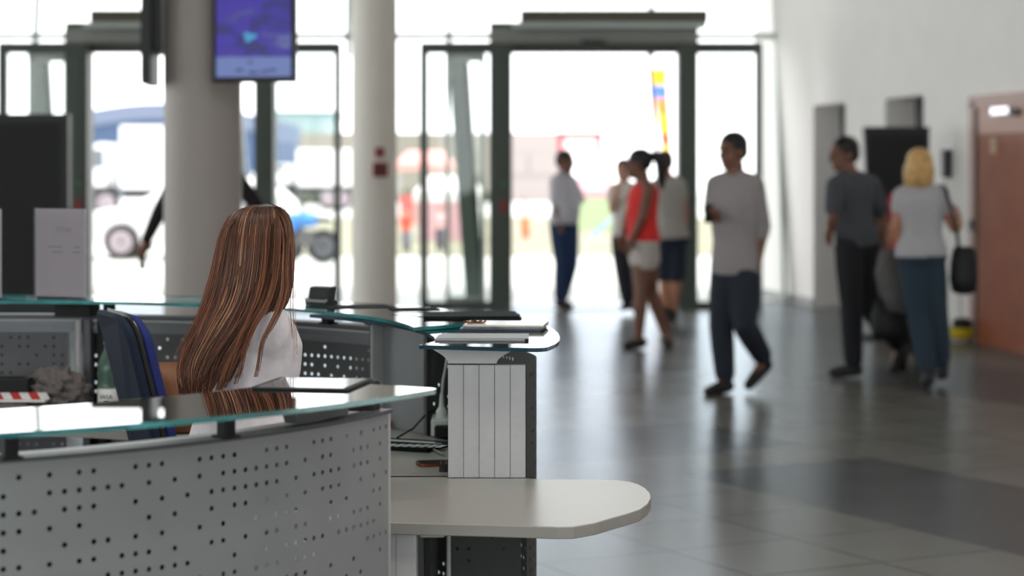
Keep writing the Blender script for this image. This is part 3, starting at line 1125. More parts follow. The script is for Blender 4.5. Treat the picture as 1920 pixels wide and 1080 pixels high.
b.loft([[Vector((p.x-0.012, p.y+a, ZW+c)) for a, c in ((-0.010, 0.0), (0.010, 0.0), (0.002, 0.02), (-0.002, 0.02))], [Vector((p.x+0.012, p.y+a, ZW+c)) for a, c in ((-0.010, 0.0), (0.010, 0.0), (0.002, 0.02), (-0.002, 0.02))]])
b.build('jaw', M_black, t)
b = B()
b.tube([(p.x-0.007, p.y-0.003, ZW+0.018), (p.x-0.007, p.y-0.014, ZW+0.034), (p.x+0.007, p.y-0.014, ZW+0.034), (p.x+0.007, p.y-0.003, ZW+0.018)], 0.0012, 6)
b.build('wire_handle', M_chrome, t)
p = onw(826, 815)
t = thing('power_strip', 'white socket block with a plugged white lead behind the slatted pylon', 'power strip', (p.x, p.y, ZW))
b = B()
b.rbox((p.x, p.y+0.02, ZW+0.026), (0.055, 0.16, 0.05), 0.01)
b.build('block', M_white, t)
b = B()
b.lathe([(0.018, 0), (0.018, 0.02), (0.009, 0.035), (0.005, 0.075)], (p.x+0.004, p.y, ZW+0.051), 14)
b.tube([(p.x+0.004, p.y, ZW+0.11), (p.x+0.007, p.y+0.005, ZW+0.16), (p.x+0.016, p.y+0.01, ZW+0.21), (p.x+0.022, p.y+0.02, ZW+0.26)], 0.004)
b.build('plug', M_white, t)
b = B()
b.rbox((p.x+0.01, p.y-0.085, ZW+0.02), (0.05, 0.05, 0.035), 0.012)
b.build('black_plug', M_black, t)
p = onw(755, 788)
t = thing('folder', 'dark red folder with a yellow sheet at the back of the worktop', 'folder', (p.x, p.y, ZW))
b = B()
sheet(b, (p.x+0.0, p.y-0.06, ZW+0.0005), 0.20, 0.24, 0.018, D(12), 0.004)
b.build('cover', mat('wine_red', rgb(120, 28, 48), 0.35), t)
b = B()
sheet(b, (p.x-0.03, p.y-0.02, ZW+0.0245), 0.10, 0.12, 0.006, D(30), 0.003)
b.build('yellow_sheet', mat('yellow', rgb(215, 210, 30), 0.5), t)
cb = B()
q1, q2, q3 = onw(735, 800), onw(790, 790), onw(830, 800)
cb.tube([q1+Vector((0, 0, 0.005)), (q1+q2)/2+Vector((0, 0, 0.05)), q2+Vector((0, 0, 0.11)), q2+Vector((0.05, 0.1, 0.12))], 0.003, 8)
cb.build('cable', M_black, label='black cable arching over the dark red folder', category='cable')
cb = B()
cb.tube([onw(745, 832)+Vector((0, 0, 0.018)), onw(775, 822)+Vector((0, 0, 0.03)), onw(800, 812)+Vector((0, 0, 0.06)), onw(824, 808)+Vector((0, 0, 0.07))], 0.003, 8)
cb.build('cable', M_black, label='black cable running from the leaflets up to the white socket block', category='cable')
cb = B()
cb.tube([onw(792, 838)+Vector((0, 0, 0.004)), onw(812, 846)+Vector((0, 0, 0.005)), onw(832, 856)+Vector((0, 0, 0.006))], 0.0035, 8)
cb.build('pen', mat('grey_pen', rgb(140, 145, 150), 0.3), label='grey pen lying on the worktop beside the printed leaflets', category='pen')

# things on the worktop at the far left
def cloth(name, label, c, r, m, seed, k=6.0, cat='jacket'):
    bm = bmesh.new()
    bmesh.ops.create_icosphere(bm, subdivisions=5, radius=1.0)
    from mathutils import noise
    for v in bm.verts:
        d = v.co.normalized()
        n = noise.fractal(d*k*0.5+Vector((seed, 0, 0)), 0.8, 2.0, 5)
        ridge = 1-abs(noise.noise(d*k*0.45+Vector((0, seed, 0))))*2
        q = 1+0.22*n+0.20*ridge
        v.co = Vector((d.x*r[0]*q, d.y*r[1]*q, max(0, d.z*r[2]*q+r[2]*0.55)))
    me = bpy.data.meshes.new(name)
    bm.to_mesh(me)
    bm.free()
    me.materials.append(m)
    for p_ in me.polygons: p_.use_smooth = True
    o = bpy.data.objects.new(name, me)
    COL.objects.link(o)
    o.location = c
    o['label'] = label
    o['category'] = cat
    return o
M_cl = mat('grey_cloth', rgb(98, 92, 90), 0.9, noise=0.15, bump=0.4, scale=60)
p = XZ(108, ZW, 562)
cloth('jacket', 'crumpled grey jacket heaped on the worktop by the far counter post', (p.x-0.01, p.y, ZW), (0.105, 0.1, 0.085), M_cl, 3.1, 9)
p = XZ(30, ZW, 575)
cloth('jacket', 'dark folded garment under the red and white striped tape', (p.x, p.y-0.12, ZW), (0.12, 0.08, 0.033), M_cl, 8.4, 8)
p = XZ(22, ZW, 572)
b = B()
b.rbox((p.x-0.03, p.y+0.06, ZW+0.06), (0.17, 0.12, 0.12), 0.006)
b.box((p.x+0.06, p.y+0.06, ZW+0.105), (0.012, 0.05, 0.012))
b.build('box', M_black, label='black box on the worktop at the left behind the striped tape', category='box')
t = thing('barrier_tape', 'red and white striped tape roll lying beside the black box', 'tape', (p.x, p.y-0.02, ZW+0.06))
MR = mat('tape_red', rgb(170, 35, 30), 0.5)
MW = mat('tape_white', rgb(205, 205, 205), 0.5)
b = B()
for k in range(10):
    b.cur = k % 2
    x0 = p.x-0.18+0.03*k
    yy = p.y-0.03
    b.add([(x0+0.012, yy, ZW+0.058), (x0+0.042, yy, ZW+0.058), (x0+0.030, yy, ZW+0.080), (x0, yy, ZW+0.080), (x0+0.012, yy+0.004, ZW+0.058), (x0+0.042, yy+0.004, ZW+0.058), (x0+0.030, yy+0.004, ZW+0.080), (x0, yy+0.004, ZW+0.080)],
          [(0, 1, 2, 3), (7, 6, 5, 4), (3, 2, 6, 7), (0, 4, 5, 1), (0, 3, 7, 4), (1, 5, 6, 2)])
b.build('striped_band', [MR, MW], t)
b = B()
b.box((p.x-0.03, p.y-0.03, ZW+0.054), (0.30, 0.05, 0.006))
b.build('white_board', M_white, t)
# bottle
p = XZ(203, ZW, 570)
t = thing('water_bottle', 'pale green water bottle with a white label between the post and the blue chair', 'bottle', p)
M_bot = mat('green_bottle', rgb(130, 165, 150), 0.08, trans=0.75, ior=1.35)
b = B()
b.lathe([(0.030, 0.0), (0.034, 0.006), (0.034, 0.10), (0.031, 0.115), (0.034, 0.13), (0.033, 0.16), (0.026, 0.19), (0.014, 0.215), (0.012, 0.235)], p, 24)
b.build('body', M_bot, t, smooth=True)
b = B()
b.lathe([(0.0345, 0.03), (0.0347, 0.031), (0.0347, 0.088), (0.0345, 0.089)], p, 24)
lb = b.build('bottle_label', M_white, t, smooth=True)
b = B()
b.lathe([(0.0145, 0.232), (0.0145, 0.25), (0.012, 0.252)], p, 16)
b.build('cap', M_white, t, smooth=True)
M = Matrix.Translation(p+Vector((0.0, -0.0352, 0.062))) @ Matrix.Rotation(PI/2, 4, 'X')
text_mesh('label_writing', 'WIA', 0.022, M_black, lb, M)
b = B()
b.ell(p+Vector((0, -0.035, 0.047)), (0.010, 0.0008, 0.003))
b.build('label_mark', M_black, lb)

# brown leather bag behind the woman
p = XZ(312, 0, 610)
t = thing('leather_bag', 'brown leather bag standing between the blue chair and the seated woman', 'bag', (p.x, p.y, ZW))
b = B()
rings = []
for k, (w, d, z) in enumerate(((0.06, 0.04, 0.0), (0.075, 0.055, 0.01), (0.07, 0.05, 0.08), (0.062, 0.035, 0.16), (0.055, 0.012, 0.215))):
    rings.append([Vector((p.x+0.02+w*math.copysign(abs(math.cos(a))**0.6, math.cos(a)), p.y+d*math.copysign(abs(math.sin(a))**0.6, math.sin(a)), ZW+z)) for a in [2*PI*i/20 for i in range(20)]])
b.loft(rings)
b.build('bag_body', mat('brown_leather', rgb(128, 82, 52), 0.5, noise=0.2, bump=0.3), t, smooth=True)
b = B()
b.tube([(p.x-0.02, p.y-0.03, ZW+0.19), (p.x-0.01, p.y-0.045, ZW+0.12), (p.x+0.03, p.y-0.055, ZW+0.05)], 0.005)
b.build('strap', mat('brown_strap', rgb(150, 98, 66), 0.5), t)

# ------------------------------------------------------------------ chairs inside the ring
M_navy = mat('navy_fabric', rgb(26, 36, 56), 0.9, noise=0.1, bump=0.2, scale=90)
M_blue = mat('blue_fabric', rgb(36, 48, 110), 0.85, noise=0.1, bump=0.2, scale=90)
def office_chair(name, label, c, rz, zt, seat_z, back_w=0.44, lean=0.12, has=True):
    R = Matrix.Rotation(rz, 3, 'Z')
    root = thing(name, label, 'office chair', (c[0], c[1], 0))
    o = Vector((c[0], c[1], 0))
    def T(x, y, z): return o+R @ Vector((x, y, z))
    h = zt-seat_z-0.1
    # backrest: rounded slab leaning back, y axis towards the front of the chair
    def slab(y0, y1, grow):
        w = back_w/2-grow
        pts = []
        n = 6
        rr = 0.07
        for sx, sz, a0 in ((1, 1, 0), (-1, 1, 90), (-1, -1, 180), (1, -1, 270)):
            for k in range(n+1):
                a = math.radians(a0+90*k/n)
                pts.append((sx*(w-rr)+rr*math.cos(a), sz*(h/2-grow-rr)+rr*math.sin(a)))
        rings = []
        for yy, s in ((y0, 0.96), (y0+0.008, 1), (y1-0.008, 1), (y1, 0.96)):
            ring = []
            for x, z in pts:
                zz = seat_z+0.1+h/2+z*s
                cur = 0.10*(x*s/0.22)**2*0.35
                ring.append(T(x*s, yy+cur-lean*(z*s+h/2)/h, zz))
            rings.append(ring)
        return rings
    b = B()
    b.loft(slab(-0.30, -0.27, 0.0))
    b.build('back_shell', M_navy, root)
    b = B()
    b.loft(slab(-0.27, -0.258, -0.004))
    b.build('trim', mat('dark_brown_trim', rgb(48, 44, 40), 0.3), root)
    b = B()
    b.loft(slab(-0.258, -0.225, 0.004))
    b.build('back_cushion', M_blue, root)
    b = B()
    b.rbox(T(0, 0, seat_z-0.04), (0.48, 0.46, 0.09), 0.09, rz)
    b.build('seat', M_blue, root)
    b = B()
    b.tube([T(0, -0.1, seat_z-0.09), T(0, -0.30, seat_z-0.05), T(0, -0.325, seat_z+0.15)], 0.022, flat=0.5)
    b.build('back_bar', M_dark, root)
    b = B()
    b.lathe([(0.03, 0.09), (0.03, seat_z-0.25), (0.02, seat_z-0.25), (0.02, seat_z-0.08)], o, 16)
    b.build('gas_column', M_dark, root)
    b = B()
    for k in range(5):
        a = 2*PI*k/5+0.3
        b.tube([T(0, 0, 0.11), T(0.28*math.cos(a), 0.28*math.sin(a), 0.075)], [0.028, 0.018])
    b.build('star_base', M_dark, root)
    for k in range(5):
        a = 2*PI*k/5+0.3
        b = B()
        b.lathe([(0.02, -0.02), (0.027, -0.014), (0.027, 0.014), (0.02, 0.02)], T(0.28*math.cos(a), 0.28*math.sin(a), 0.028), 16, Matrix.Rotation(a, 3, 'Z') @ Matrix.Rotation(PI/2, 3, 'X'))
        b.build('caster', M_black, root)
    for s in (-1, 1):
        b = B()
        b.tube([T(s*0.22, -0.02, seat_z-0.06), T(s*0.27, -0.02, seat_z-0.02), T(s*0.27, 0.0, seat_z+0.18)], 0.014)
        b.rbox(T(s*0.27, 0.0, seat_z+0.195), (0.06, 0.24, 0.03), 0.02, rz)
        b.build('armrest', M_dark, root)
    return root
ch = XZ(262, 0, 640)
office_chair('office_chair', 'empty office chair with a navy back shell left of the seated woman', (ch.x+0.285, ch.y+0.10), D(-67), 1.135, 0.55, back_w=0.36)
office_chair('office_chair', 'office chair under the seated woman, hidden behind the nearest counter', (-0.70, 5.18), D(-28), 0.86, 0.56, back_w=0.36)

# ------------------------------------------------------------------ people
def skin(name, r, g, b): return mat(name, rgb(r, g, b), 0.55, noise=0.05)
S_tan = skin('skin_tan', 176, 124, 98)
S_brown = skin('skin_brown', 122, 84, 68)
S_light = skin('skin_light', 205, 158, 134)
M_eye = mat('eye_dark', rgb(30, 24, 22), 0.2)
def cloth_m(name, r, g, b): return mat(name, rgb(r, g, b), 0.85, noise=0.06, bump=0.25, scale=40)
M_sole = mat('shoe_dark', rgb(30, 28, 28), 0.6)

def catmull(pts, n=4):
    out = []
    for i in range(len(pts)-1):
        p0 = pts[max(0, i-1)]
        p1, p2 = pts[i], pts[i+1]
        p3 = pts[min(len(pts)-1, i+2)]
        for k in range(n):
            t = k/n
            out.append(0.5*((2*p1)+(p2-p0)*t+(2*p0-5*p1+4*p2-p3)*t*t+(3*p1-p0-3*p2+p3)*t**3))
    out.append(pts[-1])
    return out

BULK = 1.12
def limb(b, pts, rs, n=14):
    """tapered limb with rounded ends"""
    rs = [q*BULK for q in rs]
    P_ = []
    R_ = []
    for i in range(len(pts)-1):
        for k in range(5):
            t = k/5
            P_.append(pts[i].lerp(pts[i+1], t))
            R_.append(rs[i]+(rs[i+1]-rs[i])*t)
    P_.append(pts[-1])
    R_.append(rs[-1])
    d0 = (P_[0]-P_[1]).normalized()
    d1 = (P_[-1]-P_[-2]).normalized()
    P_ = [P_[0]+d0*R_[0]*0.9, P_[0]+d0*R_[0]*0.55]+P_+[P_[-1]+d1*R_[-1]*0.55, P_[-1]+d1*R_[-1]*0.9]
    R_ = [R_[0]*0.35, R_[0]*0.8]+R_+[R_[-1]*0.8, R_[-1]*0.35]
    b.tube(P_, R_, n)

def torso(b, hip_c, neck, side, sc, wid, grow=0.0, ztop=1.0, zbot=0.0, belly=0.0, hem=0.0):
    """lofted trunk from the hips to the base of the neck"""
    up = (neck-hip_c)
    L = up.length
    upn = up.normalized()
    side = (side-upn*side.dot(upn)).normalized()
    fwd = upn.cross(side)      # side = person's right -> fwd points forward
    prof = [(-0.20, 0.150, 0.100, 0), (-0.08, 0.168, 0.115, -0.01), (0.06, 0.160, 0.110, -0.005), (0.28, 0.135, 0.098, 0.0), (0.50, 0.148, 0.108, 0.005), (0.70, 0.166, 0.112, 0.0), (0.84, 0.168, 0.096, -0.01), (0.93, 0.125, 0.075, -0.012), (1.0, 0.062, 0.058, -0.005)]
    rings = []
    for t, w, d, off in prof:
        if t < zbot-0.001 or t > ztop+0.001: continue
        w = w*sc*1.06*wid[0 if t < 0.15 else (1 if t < 0.4 else 2)]+grow
        bel = belly*math.exp(-((t-0.25)/0.22)**2)
        d = d*sc+grow+bel/2
        c = hip_c+up*t+fwd*(off*sc+bel/2)
        rings.append([c+side*(w*math.copysign(abs(math.cos(a))**0.85, math.cos(a)))+fwd*(d*math.copysign(abs(math.sin(a))**0.9, math.sin(a))) for a in [2*PI*i/24 for i in range(24)]])
    if hem > 0:
        r0 = rings[0]
        c0 = sum(r0, Vector())/24
        rings.insert(0, [c0+(p-c0)*1.05-upn*hem for p in r0])
    b.loft(rings)
    return fwd

def hand(b, w, d, nrm, sc, curl=0.5, side=1):
    """palm, four fingers and a thumb; d = pointing direction, nrm = palm normal"""
    d = d.normalized()
    nrm = (nrm-d*nrm.dot(d)).normalized()
    u = d.cross(nrm)*side
    M = Matrix((u, d, nrm)).transposed()
    b.ell(w+d*0.045*sc, (0.040*sc, 0.052*sc, 0.016*sc), M, 12, 8)
    for k, (off, ln) in enumerate(((-0.028, 0.064), (-0.009, 0.074), (0.010, 0.070), (0.028, 0.054))):
        p = w+d*0.082*sc+u*off*sc
        q = p+d*ln*0.45*sc+nrm*ln*0.2*curl*sc
        r = q+d*ln*0.35*(1-curl*0.6)*sc+nrm*ln*0.45*curl*sc
        s_ = r+d*ln*0.2*(1-curl)*sc+nrm*ln*0.4*curl*sc
        b.tube([p-d*0.02*sc, p, q, r, s_], [0.0095*sc, 0.0095*sc, 0.009*sc, 0.008*sc, 0.006*sc], 8)
    t0 = w+d*0.02*sc-u*0.030*sc
    t1 = t0+d*0.030*sc-u*0.022*sc+nrm*0.012*sc
    t2 = t1+d*0.026*sc-u*0.004*sc+nrm*0.012*sc
    b.tube([t0, t1, t2], [0.012*sc, 0.0105*sc, 0.007*sc], 8)

def person(label, J, face, sc=1.0, skinm=S_tan, top=None, top_sleeve=0.5, bottom=None, leg_len=2.0, hair=None, hair_style='short', shoes=M_sole, wid=(1, 1, 1), belly=0.0, hem=0.0, side_sign=1, voxel=0.008, group=None, tank=False, held=None, zb=-0.08, bare_foot=False, curl=0.4, cat='person', hs=1.13):
    """J: joints in world space. a = arm/leg on the left of the picture, b = on the right. face = direction the head looks."""
    hip_c = (J['ha']+J['hb'])/2+Vector((0, 0, 0.04))*sc
    gz = min(J[k].z for k in J)
    root = thing('person', label, cat, (hip_c.x, hip_c.y, 0), group)
    face = Vector(face).normalized()
    side = (J['sb']-J['sa'])*side_sign      # towards the person's right when side_sign = 1 and b is the right arm
    side.z = 0
    neck = J['neck']
    b = B()
    fwd = torso(b, hip_c, neck, side, sc, wid, 0.0, belly=belly)
    # legs
    for s in 'ab':
        h, k, f, t = J['h'+s], J['k'+s], J['f'+s], J['t'+s]
        limb(b, [h, h.lerp(k, 0.35), k, k.lerp(f, 0.3), f], [0.083*sc, 0.078*sc, 0.053*sc, 0.056*sc, 0.035*sc])
        limb(b, [f+Vector((0, 0, -0.02*sc)), t], [0.036*sc, 0.026*sc], 10)
    # arms and hands
    for s in 'ab':
        sh, e, w = J['s'+s], J['e'+s], J['w'+s]
        limb(b, [sh, sh.lerp(e, 0.4), e, e.lerp(w, 0.3), w], [0.050*sc, 0.046*sc, 0.036*sc, 0.038*sc, 0.024*sc], 12)
        limb(b, [neck.lerp(sh, 0.25)-Vector((0, 0, 0.02)), sh], [0.055*sc, 0.050*sc], 12)
        hd = (w-e).normalized()
        if 'g'+s in J: hd = (J['g'+s]-w).normalized()
        nrm = (hip_c-w)
        nrm.z = 0
        if nrm.length < 0.01: nrm = fwd.copy()
        nrm = (nrm.normalized()+fwd*0.3)
        hand(b, w, hd, nrm, sc, curl, 1 if s == 'a' else -1)
    # neck and head
    H = J['head']
    fc = face.copy()
    right = fc.cross(Vector((0, 0, 1))).normalized()
    up = right.cross(fc).normalized()
    M = Matrix((right, fc, up)).transposed()
    sb0 = sc
    sc = sc*hs
    def h(x, y, z, k=sc): return H+M @ Vector((x*k, y*k, z*k))
    limb(b, [neck-Vector((0, 0, 0.03)), h(0, -0.015, -0.07)], [0.056*sc*wid[2]**2, 0.052*sc], 12)
    b.ell(h(0, -0.012, 0.025), (0.074*sc, 0.092*sc, 0.088*sc), M, 18, 12)
    b.ell(h(0, 0.022, -0.040), (0.055*sc, 0.064*sc, 0.070*sc), M, 16, 10)
    b.ell(h(0, 0.055, -0.088), (0.026*sc, 0.026*sc, 0.022*sc), M, 10, 8)
    b.tube([h(0, 0.080, 0.020), h(0, 0.094, -0.002), h(0, 0.106, -0.024), h(0, 0.084, -0.034)], [0.008*sc, 0.010*sc, 0.015*sc, 0.008*sc], 8)
    b.ell(h(0, 0.082, -0.056), (0.022*sc, 0.010*sc, 0.008*sc), M, 10, 6)
    b.ell(h(0, 0.070, 0.035), (0.052*sc, 0.016*sc, 0.010*sc), M, 12, 6)
    for q in (-1, 1):
        b.ell(h(q*0.074, -0.010, -0.010), (0.008*sc, 0.018*sc, 0.030*sc), M, 10, 6)
    b.build('body', skinm, root, remesh=(voxel, 3), smooth=True)
    for q in (-1, 1):
        e = B()
        e.ell(h(q*0.030, 0.080, 0.014), (0.011*sc, 0.007*sc, 0.006*sc), M, 10, 6)
        e.build('eye', M_eye, root, smooth=True)
    sh_ = sc
    sc = sb0
    # clothing
    if top:
        b = B()
        torso(b, hip_c, neck, side, sc, wid, 0.014*sc, ztop=0.94 if tank else 1.0, zbot=zb, belly=belly, hem=hem)
        for s in 'ab':
            sh, e, w = J['s'+s], J['e'+s], J['w'+s]
            if top_sleeve > 0:
                if top_sleeve <= 1: pts, rs = [sh, sh.lerp(e, top_sleeve)], [0.064*sc, 0.060*sc]
                else:
                    t = top_sleeve-1
                    pts, rs = [sh, e, e.lerp(w, t)], [0.064*sc, 0.052*sc, (0.050-0.014*t)*sc]
                limb(b, pts, rs, 12)
            if not tank: limb(b, [neck.lerp(sh, 0.25)-Vector((0, 0, 0.02)), sh], [0.066*sc, 0.062*sc], 12)
            else: limb(b, [neck.lerp(sh, 0.55)-Vector((0, 0, 0.01)), neck.lerp(sh, 0.6)-Vector((0, 0, 0.12))], [0.05*sc, 0.06*sc], 12)
        b.build('top', top, root, remesh=(voxel*1.1, 5), smooth=True)
    if bottom:
        b = B()
        torso(b, hip_c, neck, side, sc, wid, 0.010*sc, ztop=0.07, zbot=-0.2, belly=0)
        for s in 'ab':
            h_, k, f = J['h'+s], J['k'+s], J['f'+s]
            if leg_len <= 1: pts, rs = [h_, h_.lerp(k, leg_len)], [0.098*sc, (0.096-0.012*leg_len)*sc]
            else:
                t = leg_len-1
                pts, rs = [h_, h_.lerp(k, 0.4), k, k.lerp(f, t*0.4), k.lerp(f, t)], [0.100*sc, 0.096*sc, 0.076*sc, 0.074*sc, 0.064*sc]
            limb(b, pts, rs, 14)
        b.build('shorts' if leg_len <= 1.05 else 'trousers', bottom, root, remesh=(voxel*1.1, 5), smooth=True)
    if shoes:
        for s in 'ab':
            f, t = J['f'+s], J['t'+s]
            b = B()
            d = (t-f)
            fl = Vector((d.x, d.y, 0)).normalized()
            dd = d.normalized()
            upv = Vector((0, 0, 1))
            heel = f+Vector((0, 0, -0.045*sc))-fl*0.03*sc
            limb(b, [heel, heel.lerp(t, 0.45)+upv*0.004, t], [0.043*sc, 0.044*sc, 0.034*sc], 12)
            if not bare_foot: limb(b, [f+Vector((0, 0, 0.03*sc)), f+Vector((0, 0, -0.03*sc))], [0.046*sc, 0.046*sc], 12)
            b.build('shoe', shoes, root, remesh=(voxel, 3), smooth=True)
    if hair:
        sc = sh_
        b = B()
        b.ell(h(0, -0.022, 0.040), (0.083*sc, 0.096*sc, 0.086*sc), M, 18, 12)
        if hair_style == 'short':
            b.ell(h(0, -0.050, 0.0), (0.076*sc, 0.064*sc, 0.065*sc), M, 14, 10)
        elif hair_style == 'bob':
            b.ell(h(0, -0.042, -0.03), (0.094*sc, 0.080*sc, 0.11*sc), M, 16, 12)
            b.ell(h(0.07, -0.005, -0.05), (0.03*sc, 0.05*sc, 0.09*sc), M, 12, 10)
            b.ell(h(-0.07, -0.005, -0.05), (0.03*sc, 0.05*sc, 0.09*sc), M, 12, 10)
        elif hair_style == 'ponytail':
            b.ell(h(0, -0.045, 0.01), (0.080*sc, 0.070*sc, 0.07*sc), M, 14, 10)
            b.tube([h(0, -0.09, 0.06), h(0, -0.15, 0.05), h(0, -0.18, -0.02), h(0, -0.17, -0.12), h(0, -0.16, -0.21)], [0.03*sc, 0.045*sc, 0.05*sc, 0.04*sc, 0.015*sc], 12)
        b.build('hair', hair, root, remesh=(voxel, 2), smooth=True)
    return root, M, h, fwd

def joints(ppm, **k):
    """joint positions read at photo pixels, with a depth step in metres"""
    out = {}
    for n, v in k.items():
        p = P(v[0], v[1], ppm)
        if len(v) > 2:
            # keep the pixel while stepping in depth
            y = p.y+v[2]
            pp = F/y
            p = P(v[0], v[1], pp)
        out[n] = p
    return out
def plant(J):
    for s in 'ab':
        pass
    return J

H_black = mat('hair_black', rgb(28, 24, 24), 0.5, noise=0.2)
H_dbrown = mat('hair_dark_brown', rgb(48, 36, 30), 0.5, noise=0.2)
H_blonde = mat('hair_blonde', rgb(200, 160, 100), 0.5, noise=0.25, scale=30)

# man walking left in a pale loose shirt
J = joints(273, head=(1372, 284), neck=(1378, 328), sa=(1342, 345, 0.06), sb=(1414, 345, -0.06), ea=(1334, 392, 0.02), wa=(1345, 412, -0.20), eb=(1430, 425, 0.0), wb=(1422, 490, -0.05),
           ga=(1328, 400, -0.26), ha=(1362, 512, 0.03), hb=(1394, 512, -0.03), ka=(1352, 612, 0.0), fa=(1360, 712, 0.05), ta=(1328, 735, -0.08), kb=(1396, 610, -0.12), fb=(1432, 672, 0.18), tb=(1404, 722, 0.06))
r_, M_, h_, f_ = person('man in a loose pale shirt and dark trousers walking alone across the hall', J, (-0.75, -0.65, -0.05), 1.0, S_brown, cloth_m('pale_grey_shirt', 148, 142, 143), 1.25, cloth_m('dark_trousers', 34, 40, 50), 1.9, H_black, 'short', side_sign=-1, wid=(0.92, 0.98, 0.98), curl=0.9, zb=-0.08)
ph = J['wa']+(J['ga']-J['wa']).normalized()*0.10
B().rbox(ph+Vector((0, -0.01, 0)), (0.07, 0.012, 0.13), 0.004, D(30)).build('mobile_phone', M_black, label='dark phone held up by the walking man in the pale shirt', category='phone')

# man in a dark shirt, walking left at the right of the hall
J = joints(252, head=(1581, 290), neck=(1592, 326), sa=(1566, 348, -0.16), sb=(1634, 345, 0.10), ea=(1562, 408, -0.22), wa=(1556, 436, -0.12), eb=(1655, 410, 0.14), wb=(1652, 470, 0.14),
           ha=(1592, 462, -0.06), hb=(1622, 462, 0.08), ka=(1596, 570, -0.08), fa=(1600, 682, -0.05), ta=(1562, 699, -0.05), kb=(1628, 575, 0.10), fb=(1686, 645, 0.12), tb=(1676, 692, 0.12))
person('man in a dark grey short-sleeved shirt and black trousers walking left beside the blonde woman', J, (-0.93, -0.36, -0.08), 1.0, S_brown, cloth_m('dark_grey_shirt', 72, 74, 80), 0.75, cloth_m('black_trousers', 24, 25, 29), 1.95, H_black, 'short', side_sign=1, wid=(1.0, 1.05, 1.02), belly=0.02)

# blonde woman seen from behind
J = joints(266, head=(1722, 313), neck=(1724, 352), sa=(1692, 366, 0.0), sb=(1758, 364, 0.0), ea=(1680, 425, -0.02), wa=(1690, 480, 0.06), eb=(1790, 428, -0.02), wb=(1800, 418, 0.16), gb=(1795, 395, 0.16),
           ha=(1710, 482), hb=(1744, 482), ka=(1722, 585, 0.03), fa=(1740, 700, 0.0), ta=(1738, 716, 0.14), kb=(1756, 585, 0.05), fb=(1766, 688, 0.14), tb=(1765, 703, 0.28))
person('blonde woman seen from behind in a white T-shirt and jeans with a dark shoulder bag', J, (-0.12, 1, 0), 0.97, S_tan, cloth_m('white_tshirt', 176, 174, 178), 0.42, cloth_m('teal_jeans', 42, 58, 70), 1.85, H_blonde, 'bob', mat('dark_boots', rgb(34, 34, 40), 0.6), wid=(1.02, 0.98, 0.95), side_sign=1)
# her shoulder bag
def soft_bag(name, label, px, y0, y1, w, dz, ppm, m, strap, cat='handbag'):
    c0, c1 = P(px, y1, ppm), P(px, y0, ppm)
    c0.y += dz
    c1.y += dz
    t = thing(name, label, cat, c0)
    b = B()
    rings = []
    Hh = c1.z-c0.z
    for q, (ww, dd) in ((0, (0.35, 0.5)), (0.06, (0.85, 0.9)), (0.3, (1.0, 1.0)), (0.65, (0.95, 0.85)), (0.92, (0.78, 0.5)), (1.0, (0.6, 0.2))):
        rings.append([c0+Vector((w/2*ww*math.copysign(abs(math.cos(a))**0.6, math.cos(a)), 0.075*dd*math.sin(a), Hh*q)) for a in [2*PI*i/20 for i in range(20)]])
    b.loft(rings)
    b.build('bag_body', m, t, smooth=True)
    if strap:
        s = B()
        s.tube([Vector(q) for q in strap], 0.016, 8, flat=0.4)
        s.build('strap', m, t)
    b = B()
    b.tube([c0+Vector((-w*0.25, -0.02, Hh*0.98)), c0+Vector((0, -0.03, Hh*0.9)), c0+Vector((w*0.25, -0.02, Hh*0.98))], 0.006, 6)
    b.build('zip', M_dark, t)
    return t
p0 = P(1768, 352, 266)
p1 = P(1788, 470, 266)
soft_bag('shoulder_bag', 'black shoulder bag hanging at the blonde woman\'s right hip', 1808, 462, 552, 0.20, 0.02, 266, M_black, [p0+Vector((-0.01, 0.06, 0.02)), p0+Vector((0.0, -0.09, 0.0)), p1+Vector((0, -0.10, 0.15)), p1+Vector((0.03, -0.04, -0.0))])
# person in red, mostly hidden
J = joints(243, head=(1712, 330), neck=(1705, 362), sa=(1680, 372, 0), sb=(1738, 372, 0), ea=(1670, 425, 0), wa=(1672, 480, 0.05), eb=(1746, 425, 0), wb=(1744, 478, 0),
           ha=(1692, 480), hb=(1722, 480), ka=(1688, 575, 0.05), fa=(1692, 668, 0), ta=(1690, 688, 0.14), kb=(1722, 575, 0), fb=(1722, 664, 0.1), tb=(1722, 680, 0.25))
person('person in a red top almost hidden between the dark-shirted man and the blonde woman', J, (-0.3, 1, 0), 0.9, S_tan, cloth_m('dark_red_top', 150, 34, 52), 0.7, cloth_m('black_bottoms', 26, 26, 32), 1.9, H_dbrown, 'short', wid=(0.95, 0.95, 0.95))
# grey jacket carried low between the two
c = P(1684, 600, 262)
M_gj = mat('grey_jacket_cloth', rgb(96, 94, 94), 0.9, noise=0.15, bump=0.3)
t = thing('jacket', 'grey jacket carried folded over a dark bag between the man and the blonde woman', 'jacket', c)
b = B()
pts = [P(1668, 470, 262), P(1672, 510, 262), P(1684, 545, 262), P(1702, 585, 262)]
rings = []
for k, (w, q) in enumerate(zip((0.05, 0.10, 0.13, 0.12), pts)):
    q = q+Vector((-0.01, 0.02, 0))
    rings.append([q+Vector((w*math.cos(a)*(1+0.18*math.sin(5*a+k)), 0.06*math.sin(a), 0.012*math.sin(4*a))) for a in [2*PI*i/32 for i in range(32)]])
b.loft(rings)
b.build('folded_cloth', M_gj, t, smooth=True)
soft_bag('travel_bag', 'dark travel bag hanging below the grey jacket', 1672, 560, 640, 0.30, 0.03, 258, M_black, None, 'bag')

